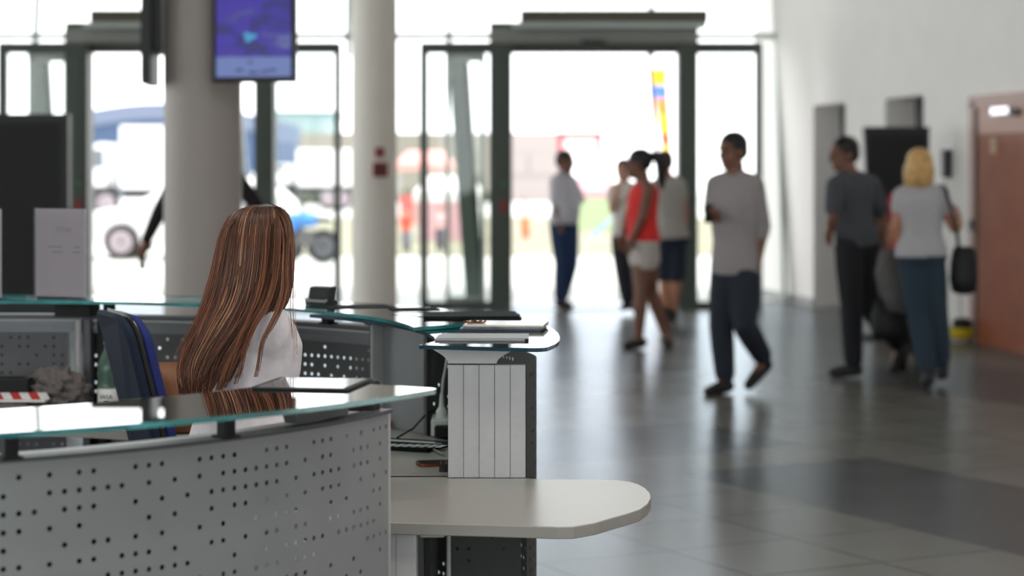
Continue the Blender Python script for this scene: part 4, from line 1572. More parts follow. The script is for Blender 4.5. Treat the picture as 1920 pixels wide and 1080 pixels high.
# woman in red top, white shorts, ponytail
J = joints(218, head=(1196, 308), neck=(1206, 338), sa=(1196, 352, 0.16), sb=(1216, 352, -0.14), ea=(1180, 400, 0.2), wa=(1168, 440, 0.16), eb=(1206, 405, -0.20), wb=(1186, 448, -0.18),
           ha=(1200, 452, 0.09), hb=(1212, 452, -0.09), ka=(1202, 548, -0.05), fa=(1198, 632, -0.04), ta=(1174, 649, -0.06), kb=(1222, 548, 0.08), fb=(1248, 626, 0.14), tb=(1254, 650, 0.02))
person('woman in a red sleeveless top and white shorts with a dark ponytail, facing left', J, (-1, 0.1, -0.1), 1.0, S_brown, cloth_m('coral_red_top', 225, 52, 50), 0.0, cloth_m('white_shorts', 205, 196, 190), 0.38, H_black, 'ponytail', M_sole, wid=(1.08, 1.0, 0.95), side_sign=-1, tank=True, bare_foot=True, belly=0.03)
# companion beyond her, white top, hand raised
J = joints(176, head=(1168, 320), neck=(1172, 344), sa=(1150, 356, 0.05), sb=(1192, 356, -0.05), ea=(1148, 395, -0.05), wa=(1156, 360, -0.2), eb=(1196, 400, 0), wb=(1192, 436, -0.05),
           ha=(1164, 452), hb=(1184, 452), ka=(1168, 515, 0), fa=(1176, 566, 0), ta=(1168, 577, -0.12), kb=(1188, 515, 0), fb=(1194, 568, 0.05), tb=(1188, 578, -0.1))
person('woman in a white top holding a hand to her face, behind the red-topped woman', J, (-0.4, -0.9, 0), 0.95, S_light, cloth_m('white_blouse', 215, 208, 200), 0.5, cloth_m('dark_leggings', 40, 40, 48), 1.9, H_dbrown, 'short', wid=(0.95, 0.9, 0.9), side_sign=-1)
# man in grey-white t-shirt and navy shorts
J = joints(184, head=(1243, 306), neck=(1252, 332), sa=(1232, 346, 0), sb=(1274, 346, 0), ea=(1226, 392, 0), wa=(1228, 432, 0.02), eb=(1284, 390, 0), wb=(1283, 436, -0.02),
           ha=(1248, 446), hb=(1268, 446), ka=(1246, 520, 0.05), fa=(1248, 586, 0), ta=(1236, 600, -0.05), kb=(1268, 520, 0), fb=(1262, 588, 0.05), tb=(1256, 602, -0.05))
person('man in a pale T-shirt and navy shorts seen from behind beside the doorway', J, (-0.5, 0.85, 0), 0.98, S_tan, cloth_m('pale_tshirt', 170, 163, 157), 0.5, cloth_m('navy_shorts', 32, 40, 56), 0.95, H_dbrown, 'short', wid=(1, 1, 1), side_sign=1)
# man in white shirt and jeans in the doorway
J = joints(170, head=(1061, 304), neck=(1058, 326), sa=(1042, 340, -0.12), sb=(1072, 340, 0.12), ea=(1042, 380, -0.14), wa=(1048, 414, -0.16), eb=(1086, 374, 0.10), wb=(1070, 398, -0.05),
           ha=(1048, 420, -0.04), hb=(1066, 420, 0.04), ka=(1054, 496, -0.03), fa=(1050, 562, 0), ta=(1066, 575, -0.08), kb=(1070, 494, 0.0), fb=(1054, 560, 0.10), tb=(1070, 573, 0.05))
person('man in a white shirt and blue jeans standing alone in the bright doorway', J, (0.75, -0.6, -0.05), 1.0, S_brown, cloth_m('white_shirt', 205, 203, 212), 1.0, cloth_m('blue_jeans', 36, 58, 92), 1.9, H_dbrown, 'short', wid=(1.05, 1.15, 1.05), belly=0.06, side_sign=-1)
# someone behind the taupe column
J = joints(252, head=(382, 262), neck=(386, 300), sa=(340, 322, 0), sb=(432, 322, 0), ea=(298, 400, 0), wa=(272, 455, -0.05), eb=(482, 385, 0.03), wb=(440, 430, -0.1),
           ha=(370, 440), hb=(404, 440), ka=(368, 550, 0), fa=(368, 680, 0), ta=(360, 702, -0.15), kb=(408, 550, 0), fb=(410, 680, 0), tb=(414, 702, -0.15))
person('person hidden behind the taupe column, one dark-sleeved arm showing at its left', J, (-0.6, -0.8, -0.05), 1.0, S_tan, cloth_m('black_shirt', 34, 30, 30), 1.9, cloth_m('dark_jeans', 40, 44, 52), 1.9, H_dbrown, 'short', side_sign=-1)
q = J['wa']+Vector((-0.02, 0, -0.14))
b = B()
b.rbox(q, (0.045, 0.03, 0.12), 0.01)
b.build('wallet', M_black, label='small dark wallet in the hand left of the taupe column', category='wallet')

# the receptionist, seated with her back to us, long auburn hair
def W(x, y, z=5.23): return P(x, y, F/z)
J = {'head': W(484, 470, 5.25), 'neck': W(474, 560, 5.27), 'sa': W(430, 622, 5.40), 'sb': W(496, 618, 5.16), 'ea': W(400, 742, 5.46), 'wa': W(430, 800, 5.66), 'eb': W(508, 745, 5.30), 'wb': W(530, 795, 5.60),
     'ha': W(435, 850, 5.34), 'hb': W(485, 850, 5.20)}
J['ka'] = J['ha']+Vector((0.06, 0.44, -0.03))
J['kb'] = J['hb']+Vector((0.10, 0.42, -0.03))
J['fa'] = Vector((J['ka'].x-0.01, J['ka'].y+0.05, 0.10))
J['fb'] = Vector((J['kb'].x, J['kb'].y+0.03, 0.10))
J['ta'] = J['fa']+Vector((0.05, 0.15, -0.06))
J['tb'] = J['fb']+Vector((0.05, 0.15, -0.06))
M_shirt = cloth_m('white_blouse_fabric', 222, 216, 220)
r_, M_, h_, f_ = person('receptionist with long auburn hair and white blouse seated with her back turned', J, (0.55, 0.84, -0.03), 0.98, S_light, M_shirt, 1.7, cloth_m('grey_trousers', 60, 62, 68), 1.85, None, 'none', M_sole, wid=(0.95, 0.82, 0.84), side_sign=1, voxel=0.006, zb=-0.08, hs=1.0)
# her hair: a scalp cap and individual strands
root = r_
M_cap = mat('hair_roots', rgb(46, 30, 23), 0.45, noise=0.3, scale=60)
hb_ = B()
hc = J['head']
hb_.ell(hc+Vector((0.003, -0.016, 0.022)), (0.087, 0.104, 0.096), None, 24, 18)
hb_.build('hair_cap', M_cap, root, smooth=True)
def hair_material():
    m = bpy.data.materials.new('auburn_hair')
    m.use_nodes = True
    nt = m.node_tree
    b = nt.nodes['Principled BSDF']
    at = nt.nodes.new('ShaderNodeAttribute')
    at.attribute_name = 'strand'
    nt.links.new(at.outputs['Color'], b.inputs['Base Color'])
    b.inputs['Roughness'].default_value = 0.38
    b.inputs['Specular IOR Level'].default_value = 0.6
    return m
G = [
 [(486, 385), (440, 396), (415, 432), (402, 490), (388, 545), (366, 600), (344, 648), (338, 696), (348, 738)],
 [(490, 383), (452, 396), (436, 446), (428, 508), (414, 566), (390, 622), (362, 676), (352, 718), (354, 745)],
 [(496, 382), (478, 396), (470, 448), (464, 510), (450, 566), (422, 618), (392, 668), (374, 712), (366, 745)],
 [(504, 382), (512, 394), (514, 448), (510, 508), (498, 560), (474, 604), (444, 648), (418, 692), (398, 735)],
 [(512, 383), (540, 402), (550, 446), (549, 500), (543, 552), (526, 592), (496, 630), (466, 668), (442, 706)],
]
DP = [0.02, 0.075, 0.115, 0.125, 0.135, 0.150, 0.158, 0.160, 0.155]
hr = random.Random(11)
def guide(u, lv):
    t = u*(len(G)-1)
    i = min(int(t), len(G)-2)
    f = t-i
    a, c = G[i][lv], G[i+1][lv]
    return a[0]+(c[0]-a[0])*f, a[1]+(c[1]-a[1])*f
V, Fc, Cc = [], [], []
pal = [rgb(78, 48, 34), rgb(100, 60, 42), rgb(124, 74, 50), rgb(150, 90, 60), rgb(178, 122, 86), rgb(62, 40, 31), rgb(206, 164, 124)]
wts = [18, 28, 28, 14, 6, 10, 2]
NS = 5200
LK = sorted(hr.random() for _ in range(17))
for s in range(NS):
    u = hr.random()
    layer = hr.random()
    strip = math.sin(u*41+layer*4)+math.sin(u*17+1.3)+hr.uniform(-0.5, 0.5)
    col = hr.choices(pal, wts)[0]
    if strip > 1.0: col = hr.choices(pal, [8, 20, 28, 24, 12, 4, 6])[0]
    if strip < -1.0: col = hr.choices(pal, [30, 28, 14, 4, 1, 22, 0])[0]
    ln = 8 if hr.random() < 0.62 else hr.uniform(5.6, 8)
    if u > 0.75 and hr.random() < 0.6: ln = hr.uniform(5.2, 6.8)
    ctrl = []
    ph1, ph2 = hr.uniform(0, 6.28), hr.uniform(0, 6.28)
    am = hr.uniform(1, 8)
    lock = min(LK, key=lambda q: abs(q-u))          # strands gather into locks towards their tips
    for lv in range(9):
        k = lv/8
        uu = u+(lock-u)*0.6*max(0, (k-0.5)/0.5)**1.2
        x, y = guide(uu, lv)
        x += am*k*math.sin(ph1+lv*0.9)+7*k*k*math.sin(lock*37+lv*1.2)
        shape = math.sqrt(max(0, 1-(2*uu-1)**2))
        low = max(0, (k-0.35)/0.65)
        shape = shape*(1-low*0.45)+low*0.45
        dp = DP[lv]*shape*(0.80+0.20*layer)-(0.02 if lv == 0 else 0)
        z = 5.225-dp+0.004*math.sin(ph2+lv)
        ctrl.append(P(x, y, F/z))
    path = catmull(ctrl, 3)
    cut = int(len(path)*ln/8)
    path = path[:max(8, cut)]
    r0 = hr.uniform(0.0005, 0.0011)
    base = len(V)
    n = len(path)
    ax = Vector((1, 0, 0))
    for k, p_ in enumerate(path):
        rr = r0*(1 if k < n*0.7 else (1-(k-n*0.7)/(n*0.3))*0.8+0.2)
        for a in (0, 2.094, 4.189):
            V.append(p_+Vector((rr*1.4*math.cos(a), rr*math.sin(a), 0)))
    kk = 0.9+0.2*hr.random()
    for k in range(n-1):
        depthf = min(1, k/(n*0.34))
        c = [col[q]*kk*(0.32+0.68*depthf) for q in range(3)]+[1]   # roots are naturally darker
        for a in range(3):
            e = (a+1) % 3
            Fc.append((base+k*3+a, base+k*3+e, base+k*3+3+e, base+k*3+3+a))
            Cc.append(c)
# stray wisps on the right shoulder and left edge
WISP = [(30, 9, 0.00045, [(520, 388), (541, 420), (546, 500), (546, 560), (549, 610), (553, 650), (553, 690)]),
        (26, 6, 0.00045, [(470, 390), (420, 430), (400, 510), (376, 580), (348, 630), (328, 660), (322, 690)]),
        (150, 7, 0.0008, [(512, 388), (520, 430), (518, 500), (506, 560), (478, 608), (460, 650), (452, 692), (438, 730)]),
        (130, 8, 0.0008, [(516, 388), (535, 430), (535, 500), (530, 560), (510, 608), (492, 640), (486, 680), (478, 716)]),
        (60, 6, 0.0008, [(508, 388), (500, 430), (495, 500), (482, 560), (458, 612), (440, 655), (420, 700), (404, 742)])]
for num, spread, rad_, g_ in WISP:
  for s in range(num):
    col = hr.choice(pal[1:5])
    ctrl = []
    jx, jz = hr.uniform(-spread, spread), hr.uniform(-0.03, 0.02)
    for lv, (x, y) in enumerate(g_):
        k = lv/(len(g_)-1)
        dz = 5.20 if lv == 0 else 5.13-0.04*math.sin(k*PI*0.5)+jz*0.4
        if rad_ > 0.0007: dz = [5.20, 5.125, 5.085, 5.065, 5.045, 5.030, 5.025, 5.03][lv]+jz*0.5
        ctrl.append(P(x+jx*(1.0-0.55*k)+1.5*math.sin(lv*1.7+jx), y, F/dz))
    path = catmull(ctrl, 3)
    path = path[:int(len(path)*hr.uniform(0.72, 1))]
    base = len(V)
    n = len(path)
    for k, p_ in enumerate(path):
        rr = rad_*(1-0.6*k/n)
        for a in (0, 2.094, 4.189): V.append(p_+Vector((rr*math.cos(a), rr*math.sin(a), 0)))
    for k in range(n-1):
        for a in range(3):
            e = (a+1) % 3
            Fc.append((base+k*3+a, base+k*3+e, base+k*3+3+e, base+k*3+3+a))
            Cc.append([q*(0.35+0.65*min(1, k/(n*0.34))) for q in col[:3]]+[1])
me = bpy.data.meshes.new('hair')
off = OFF[root.name]
me.from_pydata([p_-off for p_ in V], [], Fc)
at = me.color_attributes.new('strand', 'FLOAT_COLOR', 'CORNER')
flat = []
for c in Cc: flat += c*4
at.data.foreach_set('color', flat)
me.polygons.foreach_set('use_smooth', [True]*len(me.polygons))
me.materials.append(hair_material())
o = bpy.data.objects.new('hair', me)
COL.objects.link(o)
o.parent = root

# ------------------------------------------------------------------ black display totems
def totem(x0, x1, ppm, ztop, taper, label):
    a, c = XZ(x0, 0, ppm), XZ(x1, 0, ppm)
    cx = (a.x+c.x)/2
    w = c.x-a.x
    t = thing('display_totem', label, 'display', (cx, a.y, 0))
    b = B()
    hw = w/2
    sil = [(-hw+taper, 0.04), (hw-taper*0.3, 0.04), (hw, ztop), (-hw, ztop)]
    b.loft([[Vector((cx+p[0], a.y-0.05, p[1])) for p in sil], [Vector((cx+p[0]*0.98, a.y+0.08, p[1])) for p in sil]])
    b.build('cabinet', M_dark, t)
    b = B()
    b.loft([[Vector((cx+p[0]*0.86, a.y-0.056, 1.0+(p[1]-1.0)*0.93)) for p in ((-hw, 0.6), (hw, 0.6), (hw, ztop), (-hw, ztop))], [Vector((cx+p[0]*0.86, a.y-0.05, 1.0+(p[1]-1.0)*0.93)) for p in ((-hw, 0.6), (hw, 0.6), (hw, ztop), (-hw, ztop))]])
    b.build('screen', M_black, t)
    B().rbox((cx, a.y, 0.02), (w*1.1, 0.4, 0.04), 0.03).build('base_plate', M_dark, t)
totem(-80, 131, 258, 1.95, 0.0, 'wide black display totem at the left edge behind the far counter')
totem(1618, 1741, 205, 1.935, 0.10, 'black display totem by the right wall between the dark-shirted man and the blonde woman')

# ------------------------------------------------------------------ the red-brown door and things by the right wall
pA = on_wall(1828)
pB = on_wall(1990)
Ld = (pB-pA).length
def wbox(b, s0, s1, z0, z1, d0, d1):
    """box on the wall: s along it from the door's far edge, d outwards into the hall"""
    c = pA+wd*((s0+s1)/2)-wnrm*((d0+d1)/2)
    b.box((c.x, c.y, (z0+z1)/2), (abs(s1-s0), abs(d1-d0), z1-z0), WR)
b = B()
wbox(b, 0.0, 0.12, 0, 2.16, 0, 0.06)
wbox(b, Ld-0.12, Ld, 0, 2.16, 0, 0.06)
wbox(b, 0, Ld, 2.10, 2.20, 0, 0.06)
df = struct(b, 'trim_1', mat('pinkish_frame', rgb(190, 160, 150), 0.5))
b = B()
wbox(b, 0.12, 0.20, 0, 2.08, 0.0, 0.045)
struct(b, 'trim_2', mat('dark_door_seal', rgb(66, 56, 50), 0.5))
M_door = mat('red_brown_wood', rgb(142, 78, 50), 0.4, noise=0.12, scale=4)
b = B()
wbox(b, 0.20, Ld-0.12, 0, 1.86, 0.0, 0.05)
d3 = struct(b, 'door_3', M_door)
b = B()
wbox(b, 0.20, Ld-0.12, 1.86, 2.10, 0.0, 0.05)
b.build('transom', mat('dusty_pink_panel', rgb(196, 160, 146), 0.5), d3)
b = B()
wbox(b, 0.62, 1.0, 2.02, 2.08, 0.05, 0.11)
b.build('door_closer', M_chrome, d3)
b = B()
wbox(b, 1.0, 1.12, 2.0, 2.06, 0.05, 0.09)
b.build('closer_arm', M_dark, d3)
b = B()
wbox(b, 0.48, 0.62, 1.68, 1.82, 0.05, 0.056)
b.build('door_sign', mat('beige_sign', rgb(190, 160, 130), 0.5), d3)
b = B()
wbox(b, 0.02, 0.12, 1.0, 1.10, 0.06, 0.08)
b.build('door_handle', M_chrome, d3)
# wall telephone
q = on_wall(1783)
t = thing('wall_telephone', 'slim dark telephone handset on the right wall left of the brown door', 'telephone', (q.x, q.y, 1.45))
b = B()
c = q-wnrm*0.04
b.box((c.x, c.y, 1.60), (0.09, 0.08, 0.26), WR)
b.build('handset', M_dark, t)
b = B()
b.tube([(c.x, c.y, 1.48), (c.x-0.02, c.y, 1.40), (c.x, c.y, 1.32)], 0.006)
b.build('cord', M_dark, t)
b = B()
c = q-wnrm*0.006
b.box((c.x, c.y, 1.62), (0.16, 0.012, 0.34), WR)
b.build('back_plate', M_white, t)
# wheeled mop bucket
g0 = ground(1803, 642)
t = thing('mop_bucket', 'small white and yellow bucket on the floor between the blonde woman and the brown door', 'bucket', g0)
b = B()
b.lathe([(0.09, 0.03), (0.11, 0.10), (0.12, 0.13)], g0, 20)
b.build('yellow_rim', mat('bucket_yellow', rgb(205, 180, 40), 0.5), t, smooth=True)
b = B()
b.lathe([(0.07, 0.0), (0.08, 0.03), (0.085, 0.031)], g0, 20)
b.build('base', M_white, t, smooth=True)
b = B()
b.lathe([(0.085, 0.13), (0.08, 0.2), (0.04, 0.22)], g0, 20)
b.build('dark_insert', M_dark, t, smooth=True)
b = B()
b.tube([g0+Vector((0, 0, 0.2)), g0+Vector((-0.03, 0.02, 0.7)), g0+Vector((-0.06, 0.04, 1.25))], 0.012)
b.build('handle', M_white, t)

# unseen fill lamps, added as round fittings to brighten the hall's near end
M_fill_lamp = mat('lamp_diffuser', rgb(240, 240, 235), 0.5, emit=(1, 0.97, 0.92, 1), estr=3.0)
for x, y, lbl in ((-3, 0.5, 'round ceiling light behind the camera, leftmost of its row'), (0.5, 0.5, 'round ceiling light straight above the camera'), (4, 0.5, 'round ceiling light beside the right wall behind the camera'), (-3, 5, 'round ceiling light directly above the reception ring'), (0.5, 5, 'round ceiling light above the slatted pylon'), (4, 5, 'round ceiling light over the open floor right of the reception ring')):
    t = thing('ceiling_light', lbl, 'ceiling light', (x, y, HC-0.06), group='round ceiling lights')
    B().lathe([(0.30, HC-0.05), (0.34, HC-0.05), (0.34, HC-0.001), (0.30, HC-0.001)], (x, y, 0), 28).build('housing', M_alu, t)
    B().lathe([(0.29, HC-0.045), (0.29, HC-0.03)], (x, y, 0), 28).build('diffuser', M_fill_lamp, t)
    d = bpy.data.lights.new('lamp', 'AREA')
    d.shape = 'DISK'
    d.size = 0.58
    d.energy = 60
    d.color = (1.0, 0.97, 0.93)
    lo = bpy.data.objects.new('lamp', d)
    COL.objects.link(lo)
    lo.location = (x, y, HC-0.065)

# ------------------------------------------------------------------ outside
struct(B().box((0, 24.5+55, -0.05), (160, 110, 0.1)), 'ground', mat('sunlit_paving', rgb(190, 190, 186), 0.9, noise=0.03, scale=0.5))
def og(x, ppm, z=0.0): return XZ(x, z, ppm)
def outside_box(name, label, cat, x0, x1, y0, y1, ppm, depth, m, roofm=None, extra=None):
    a, c = P(x0, y1, ppm), P(x1, y0, ppm)
    a.z = max(a.z, 0)
    t = thing(name, label, cat, ((a.x+c.x)/2, a.y, 0))
    b = B()
    b.box(((a.x+c.x)/2, a.y+depth/2, c.z/2), (c.x-a.x, depth, c.z))
    b.build('wall', m, t)
    if roofm:
        b = B()
        b.box(((a.x+c.x)/2, a.y+depth/2, c.z+0.15), (c.x-a.x+0.8, depth+0.6, 0.3))
        b.build('roof', roofm, t)
    b = B()
    n = max(2, int((c.x-a.x)/3))
    for k in range(n):
        xx = a.x+(c.x-a.x)*(k+0.5)/n
        b.box((xx, a.y-0.02, c.z*0.55), (1.4, 0.05, 1.0))
    b.build('windows', extra or m, t)
    return t
M_h1 = mat('hangar_blue', rgb(62, 80, 108), 0.8, noise=0.06, scale=0.3)
M_h2 = mat('hangar_pale', rgb(100, 110, 130), 0.8)
# blue hangar with an arched roof
ppm = 34.0
t = thing('hangar', 'blue arched hangar beyond the white lorry, left of the taupe column', 'building', (og(260, ppm).x, F/ppm, 0))
b = B()
sil = []
x0, x1 = P(80, 0, ppm).x, P(520, 0, ppm).x
for k in range(21):
    u = k/20
    sil.append((x0+(x1-x0)*u, 4.2+1.0*math.sin(PI*min(1, u*1.0))))
Yh = F/ppm
b.loft([[Vector((p[0], Yh, p[1])) for p in sil]+[Vector((x1, Yh, 0)), Vector((x0, Yh, 0))], [Vector((p[0], Yh+12, p[1])) for p in sil]+[Vector((x1, Yh+12, 0)), Vector((x0, Yh+12, 0))]])
b.build('shell', M_h1, t)
b = B()
for k in range(20):
    p, q = sil[k], sil[k+1]
    b.add([(p[0], Yh-0.1, p[1]-0.9), (q[0], Yh-0.1, q[1]-0.9), (q[0], Yh-0.1, q[1]-0.05), (p[0], Yh-0.1, p[1]-0.05), (p[0], Yh, p[1]-0.9), (q[0], Yh, q[1]-0.9), (q[0], Yh, q[1]-0.05), (p[0], Yh, p[1]-0.05)],
          [(0, 1, 2, 3), (7, 6, 5, 4), (0, 4, 5, 1), (3, 2, 6, 7)])
b.build('fascia', M_h2, t)
b = B()
b.box((P(200, 0, ppm).x, Yh-0.05, 1.0), (4, 0.1, 1.6))
b.build('doors', mat('hangar_door', rgb(84, 92, 112), 0.7), t)

M_hub = mat('alloy_hub', rgb(150, 140, 146), 0.6)
def wheel(b_t, c, r, w, parent, hubm=None):
    A = Matrix.Rotation(PI/2, 3, 'X')
    b = B()
    b.lathe([(r*0.62, -w/2), (r*0.94, -w/2), (r, -w*0.3), (r, w*0.3), (r*0.94, w/2), (r*0.62, w/2)], c, 28, A)
    wh = b.build('wheel', M_black, parent)
    b = B()
    b.lathe([(0.03, -w*0.5), (r*0.3, -w*0.56), (r*0.66, -w*0.53), (r*0.66, w*0.53), (r*0.3, w*0.56), (0.03, w*0.5)], c, 20, A)
    b.build('hub', hubm or M_hub, wh)

# white car, partly behind the column
ppm = 110.0
Yc = F/ppm
cx = P(228, 0, ppm).x
t = thing('car', 'white car whose front wheel shows between the sign holder and the taupe column', 'car', (cx+1.0, Yc, 0))
prof = [(-0.85, 0.30), (-0.88, 0.55), (-0.75, 0.78), (0.2, 0.95), (0.9, 1.38), (1.9, 1.42), (2.6, 1.2), (2.85, 0.95), (2.9, 0.4), (2.8, 0.28)]
b = B()
rings = []
for y, s, dz in ((0, 0.97, 0.03), (0.08, 1, 0), (1.6, 1, 0), (1.68, 0.97, 0.03)):
    rings.append([Vector((cx+1.05+(p[0]-1.05)*s, Yc+y+(0.22*(p[1]-0.95)/0.5 if (p[1] > 0.95 and y < 0.5) else 0)-(0.22*(p[1]-0.95)/0.5 if (p[1] > 0.95 and y > 0.5) else 0), p[1])) for p in prof])
b.loft(rings)
b.build('car_body', mat('white_car_paint', rgb(225, 225, 225), 0.3), t)
b = B()
b.loft([[Vector((cx+x, Yc-0.005+dy, z)) for x, z, dy in ((0.55, 0.98, 0.0), (1.0, 1.30, 0.14), (1.9, 1.36, 0.17), (2.4, 1.15, 0.07), (2.5, 0.98, 0.0))], [Vector((cx+x, Yc+0.03+dy, z)) for x, z, dy in ((0.55, 0.98, 0.0), (1.0, 1.30, 0.14), (1.9, 1.36, 0.17), (2.4, 1.15, 0.07), (2.5, 0.98, 0.0))]])
b.build('side_window', mat('car_glass', rgb(60, 66, 72), 0.1), t)
for x in (0, 2.25):
    for y in (0.0, 1.5): wheel(None, (cx+x, Yc+0.02+y, 0.31), 0.31, 0.2, t)
b = B()
b.box((cx-0.62, Yc-0.01, 0.34), (0.14, 0.03, 0.06))
b.build('indicator', mat('lime_yellow', rgb(190, 200, 30), 0.5), t)

def lorry(label, cabx, ppm, box_x0, box_x1, ytop, flip=False, cabm=None):
    Y = F/ppm
    x0, x1 = P(box_x0, 0, ppm).x, P(box_x1, 0, ppm).x
    zt = P(0, ytop, ppm).z
    t = thing('lorry', label, 'lorry', ((x0+x1)/2, Y, 0))
    b = B()
    b.rbox(((x0+x1)/2, Y+1.2, (zt+0.9)/2), (x1-x0, 2.4, zt-0.9), 0.1)
    b.build('cargo_box', mat('white_box', rgb(222, 222, 220), 0.6), t)
    cx0, cx1 = P(cabx[0], 0, ppm).x, P(cabx[1], 0, ppm).x
    zc = zt-0.55
    b = B()
    pr = [(cx0, 0.5), (cx0, 1.35), (cx0+0.35, zc-0.1), (cx0+0.6, zc), (cx1, zc), (cx1, 0.5)]
    b.loft([[Vector((x, Y+0.15, z)) for x, z in pr], [Vector((x, Y+2.25, z)) for x, z in pr]])
    b.build('cab', mat('white_cab', rgb(226, 226, 226), 0.4), t)
    b = B()
    b.box(((cx0+cx1)/2, Y+1.2, 0.62), (cx1-cx0+0.06, 2.2, 0.75))
    b.build('bumper', mat('dark_grey_bumper', rgb(52, 50, 56), 0.6), t)
    b = B()
    b.box(((cx0+cx1)/2+0.15, Y+0.13, (1.4+zc)/2), ((cx1-cx0)*0.5, 0.04, (zc-1.4)*0.6))
    b.build('cab_window', mat('lorry_glass', rgb(90, 96, 104), 0.15), t)
    b = B()
    b.box(((x0+x1)/2, Y+1.2, 0.75), (x1-x0, 1.2, 0.3))
    b.build('chassis', M_dark, t)
    for x in (cx0+0.8, x0+1.2, x1-1.0):
        wheel(None, (x, Y+0.25, 0.45), 0.45, 0.28, t)
    return t
lorry('white box lorry with a dark bumper seen left of the taupe column', (150, 196), 58, 224, 420, 236)
lorry('white box lorry parked beyond the second column, right of the woman\'s head', (470, 545), 50, 556, 690, 280)
# teal roofed building and long low grey building
outside_box('building', 'far pale building with a teal grey roof above the white lorry', 'building', 500, 612, 214, 330, 22, 14, mat('pale_teal', rgb(120, 140, 140), 0.8), mat('teal_roof', rgb(80, 108, 110), 0.8))
outside_box('building', 'long low grey-beige building far behind the car park', 'building', 470, 1010, 249, 330, 26, 10, mat('grey_beige_wall', rgb(118, 114, 104), 0.9), None, mat('dull_window', rgb(84, 88, 90), 0.5))
outside_box('building', 'plain beige building filling the left of the open doorway', 'building', 930, 1052, 248, 330, 40, 10, mat('warm_beige_wall', rgb(150, 142, 140), 0.9))
# hedge and grass verge
def hedge(label, x0, x1, ppm, h, m):
    a, c = og(x0, ppm), og(x1, ppm)
    b = B()
    hr2 = random.Random(int(x0))
    n = int((c.x-a.x)/0.35)
    for k in range(n):
        r = hr2.uniform(0.4, 0.6)
        b.ell((a.x+(c.x-a.x)*k/n, a.y+hr2.uniform(-0.2, 0.2), h*0.5), (r, r, h*0.5*hr2.uniform(0.85, 1.1)), None, 8, 6)
    b.build('hedge', m, smooth=True, label=label, category='hedge')
hedge('low grey-green hedge behind the blue motorcycle', 500, 665, 44, 0.75, mat('hedge_green', rgb(70, 76, 62), 0.9, noise=0.3))
hedge('low grey-green hedge beyond the white column', 730, 930, 42, 0.7, mat('hedge_green_pale', rgb(74, 80, 66), 0.9, noise=0.3))
struct(B().box((0.2, 52.0, 0.01), (11.4, 30, 0.02)), 'lawn', mat('dry_grass', rgb(126, 124, 104), 0.9, noise=0.15, scale=1.5))

# blue motorcycle
ppm = 114.0
Ym = F/ppm
mx = P(574, 0, ppm).x
t = thing('motorcycle', 'blue motorcycle parked outside just right of the receptionist\'s head', 'motorcycle', (mx, Ym, 0))
for x in (-0.42, 0.38): wheel(None, (mx+x*0.75, Ym, 0.28), 0.28, 0.12, t, mat('grey_spokes', rgb(84, 84, 88), 0.6))
b = B()
b.tube([(mx-0.30, Ym, 0.3), (mx-0.12, Ym, 0.72), (mx-0.06, Ym, 0.86)], 0.03)
b.tube([(mx-0.1, Ym, 0.6), (mx+0.1, Ym, 0.3), (mx+0.28, Ym, 0.3)], 0.03)
b.build('frame', M_dark, t)
b = B()
b.ell((mx-0.02, Ym, 0.72), (0.26, 0.16, 0.13))
b.ell((mx-0.22, Ym, 0.66), (0.14, 0.14, 0.18))
b.build('fairing', mat('bright_blue', rgb(70, 130, 205), 0.4), t, smooth=True)
b = B()
b.rbox((mx+0.24, Ym, 0.72), (0.34, 0.2, 0.08), 0.04)
b.build('seat', M_dark, t)
b = B()
b.tube([(mx-0.08, Ym-0.3, 0.95), (mx-0.06, Ym, 0.88), (mx-0.08, Ym+0.3, 0.95)], 0.015)
b.build('handlebar', M_dark, t)
b = B()
b.box((mx, Ym, 0.42), (0.3, 0.24, 0.24))
b.build('engine', mat('engine_grey', rgb(96, 96, 96), 0.5, metal=0.4), t)

# market stalls: canopy, posts, counter
def stall(label, x0, x1, ytop, ybase, mtop, mcounter, ppm=None, valance=True):
    ppm = ppm or (ybase-HZ)/EYE
    Y = F/ppm
    xa, xb = P(x0, 0, ppm).x, P(x1, 0, ppm).x
    zt = P(0, ytop, ppm).z
    t = thing('market_stall', label, 'stall', ((xa+xb)/2, Y, 0))
    w = xb-xa
    b = B()
    rings = []
    for k, (s, z) in enumerate(((1.0, zt-0.55), (1.0, zt-0.35), (0.6, zt))):
        rings.append([Vector(((xa+xb)/2+sx*w/2*s, Y+1+sy*1.0*s, z)) for sx, sy in ((-1, -1), (1, -1), (1, 1), (-1, 1))])
    b.loft(rings)
    b.build('canopy', mtop, t)
    for sx in (-1, 1):
        for sy in (0.05, 1.95):
            b = B()
            b.box(((xa+xb)/2+sx*(w/2-0.04), Y+sy, (zt-0.5)/2), (0.05, 0.05, zt-0.5))
            b.build('post', M_frame_l, t)
    b = B()
    b.box(((xa+xb)/2, Y+0.25, 0.42), (w*0.85, 0.5, 0.84))
    b.build('counter', mcounter, t)
    return t
M_rp = mat('faded_red', rgb(212, 156, 152), 0.8)
M_wt = mat('white_canvas', rgb(215, 212, 212), 0.8)
M_pk = mat('pink_cloth', rgb(190, 150, 156), 0.8)
stall('red and white market stall seen between the white column and the entrance frame', 742, 850, 282, 478, M_rp, mat('red_counter', rgb(190, 100, 96), 0.8), 68)
stall('white canvas market stall beyond the left side light of the right entrance', 775, 905, 330, 482, M_wt, M_pk, 88)
stall('pink market stall beyond the man in the white shirt', 1075, 1160, 330, 470, M_pk, mat('pale_green_cloth', rgb(160, 178, 140), 0.8), 76)
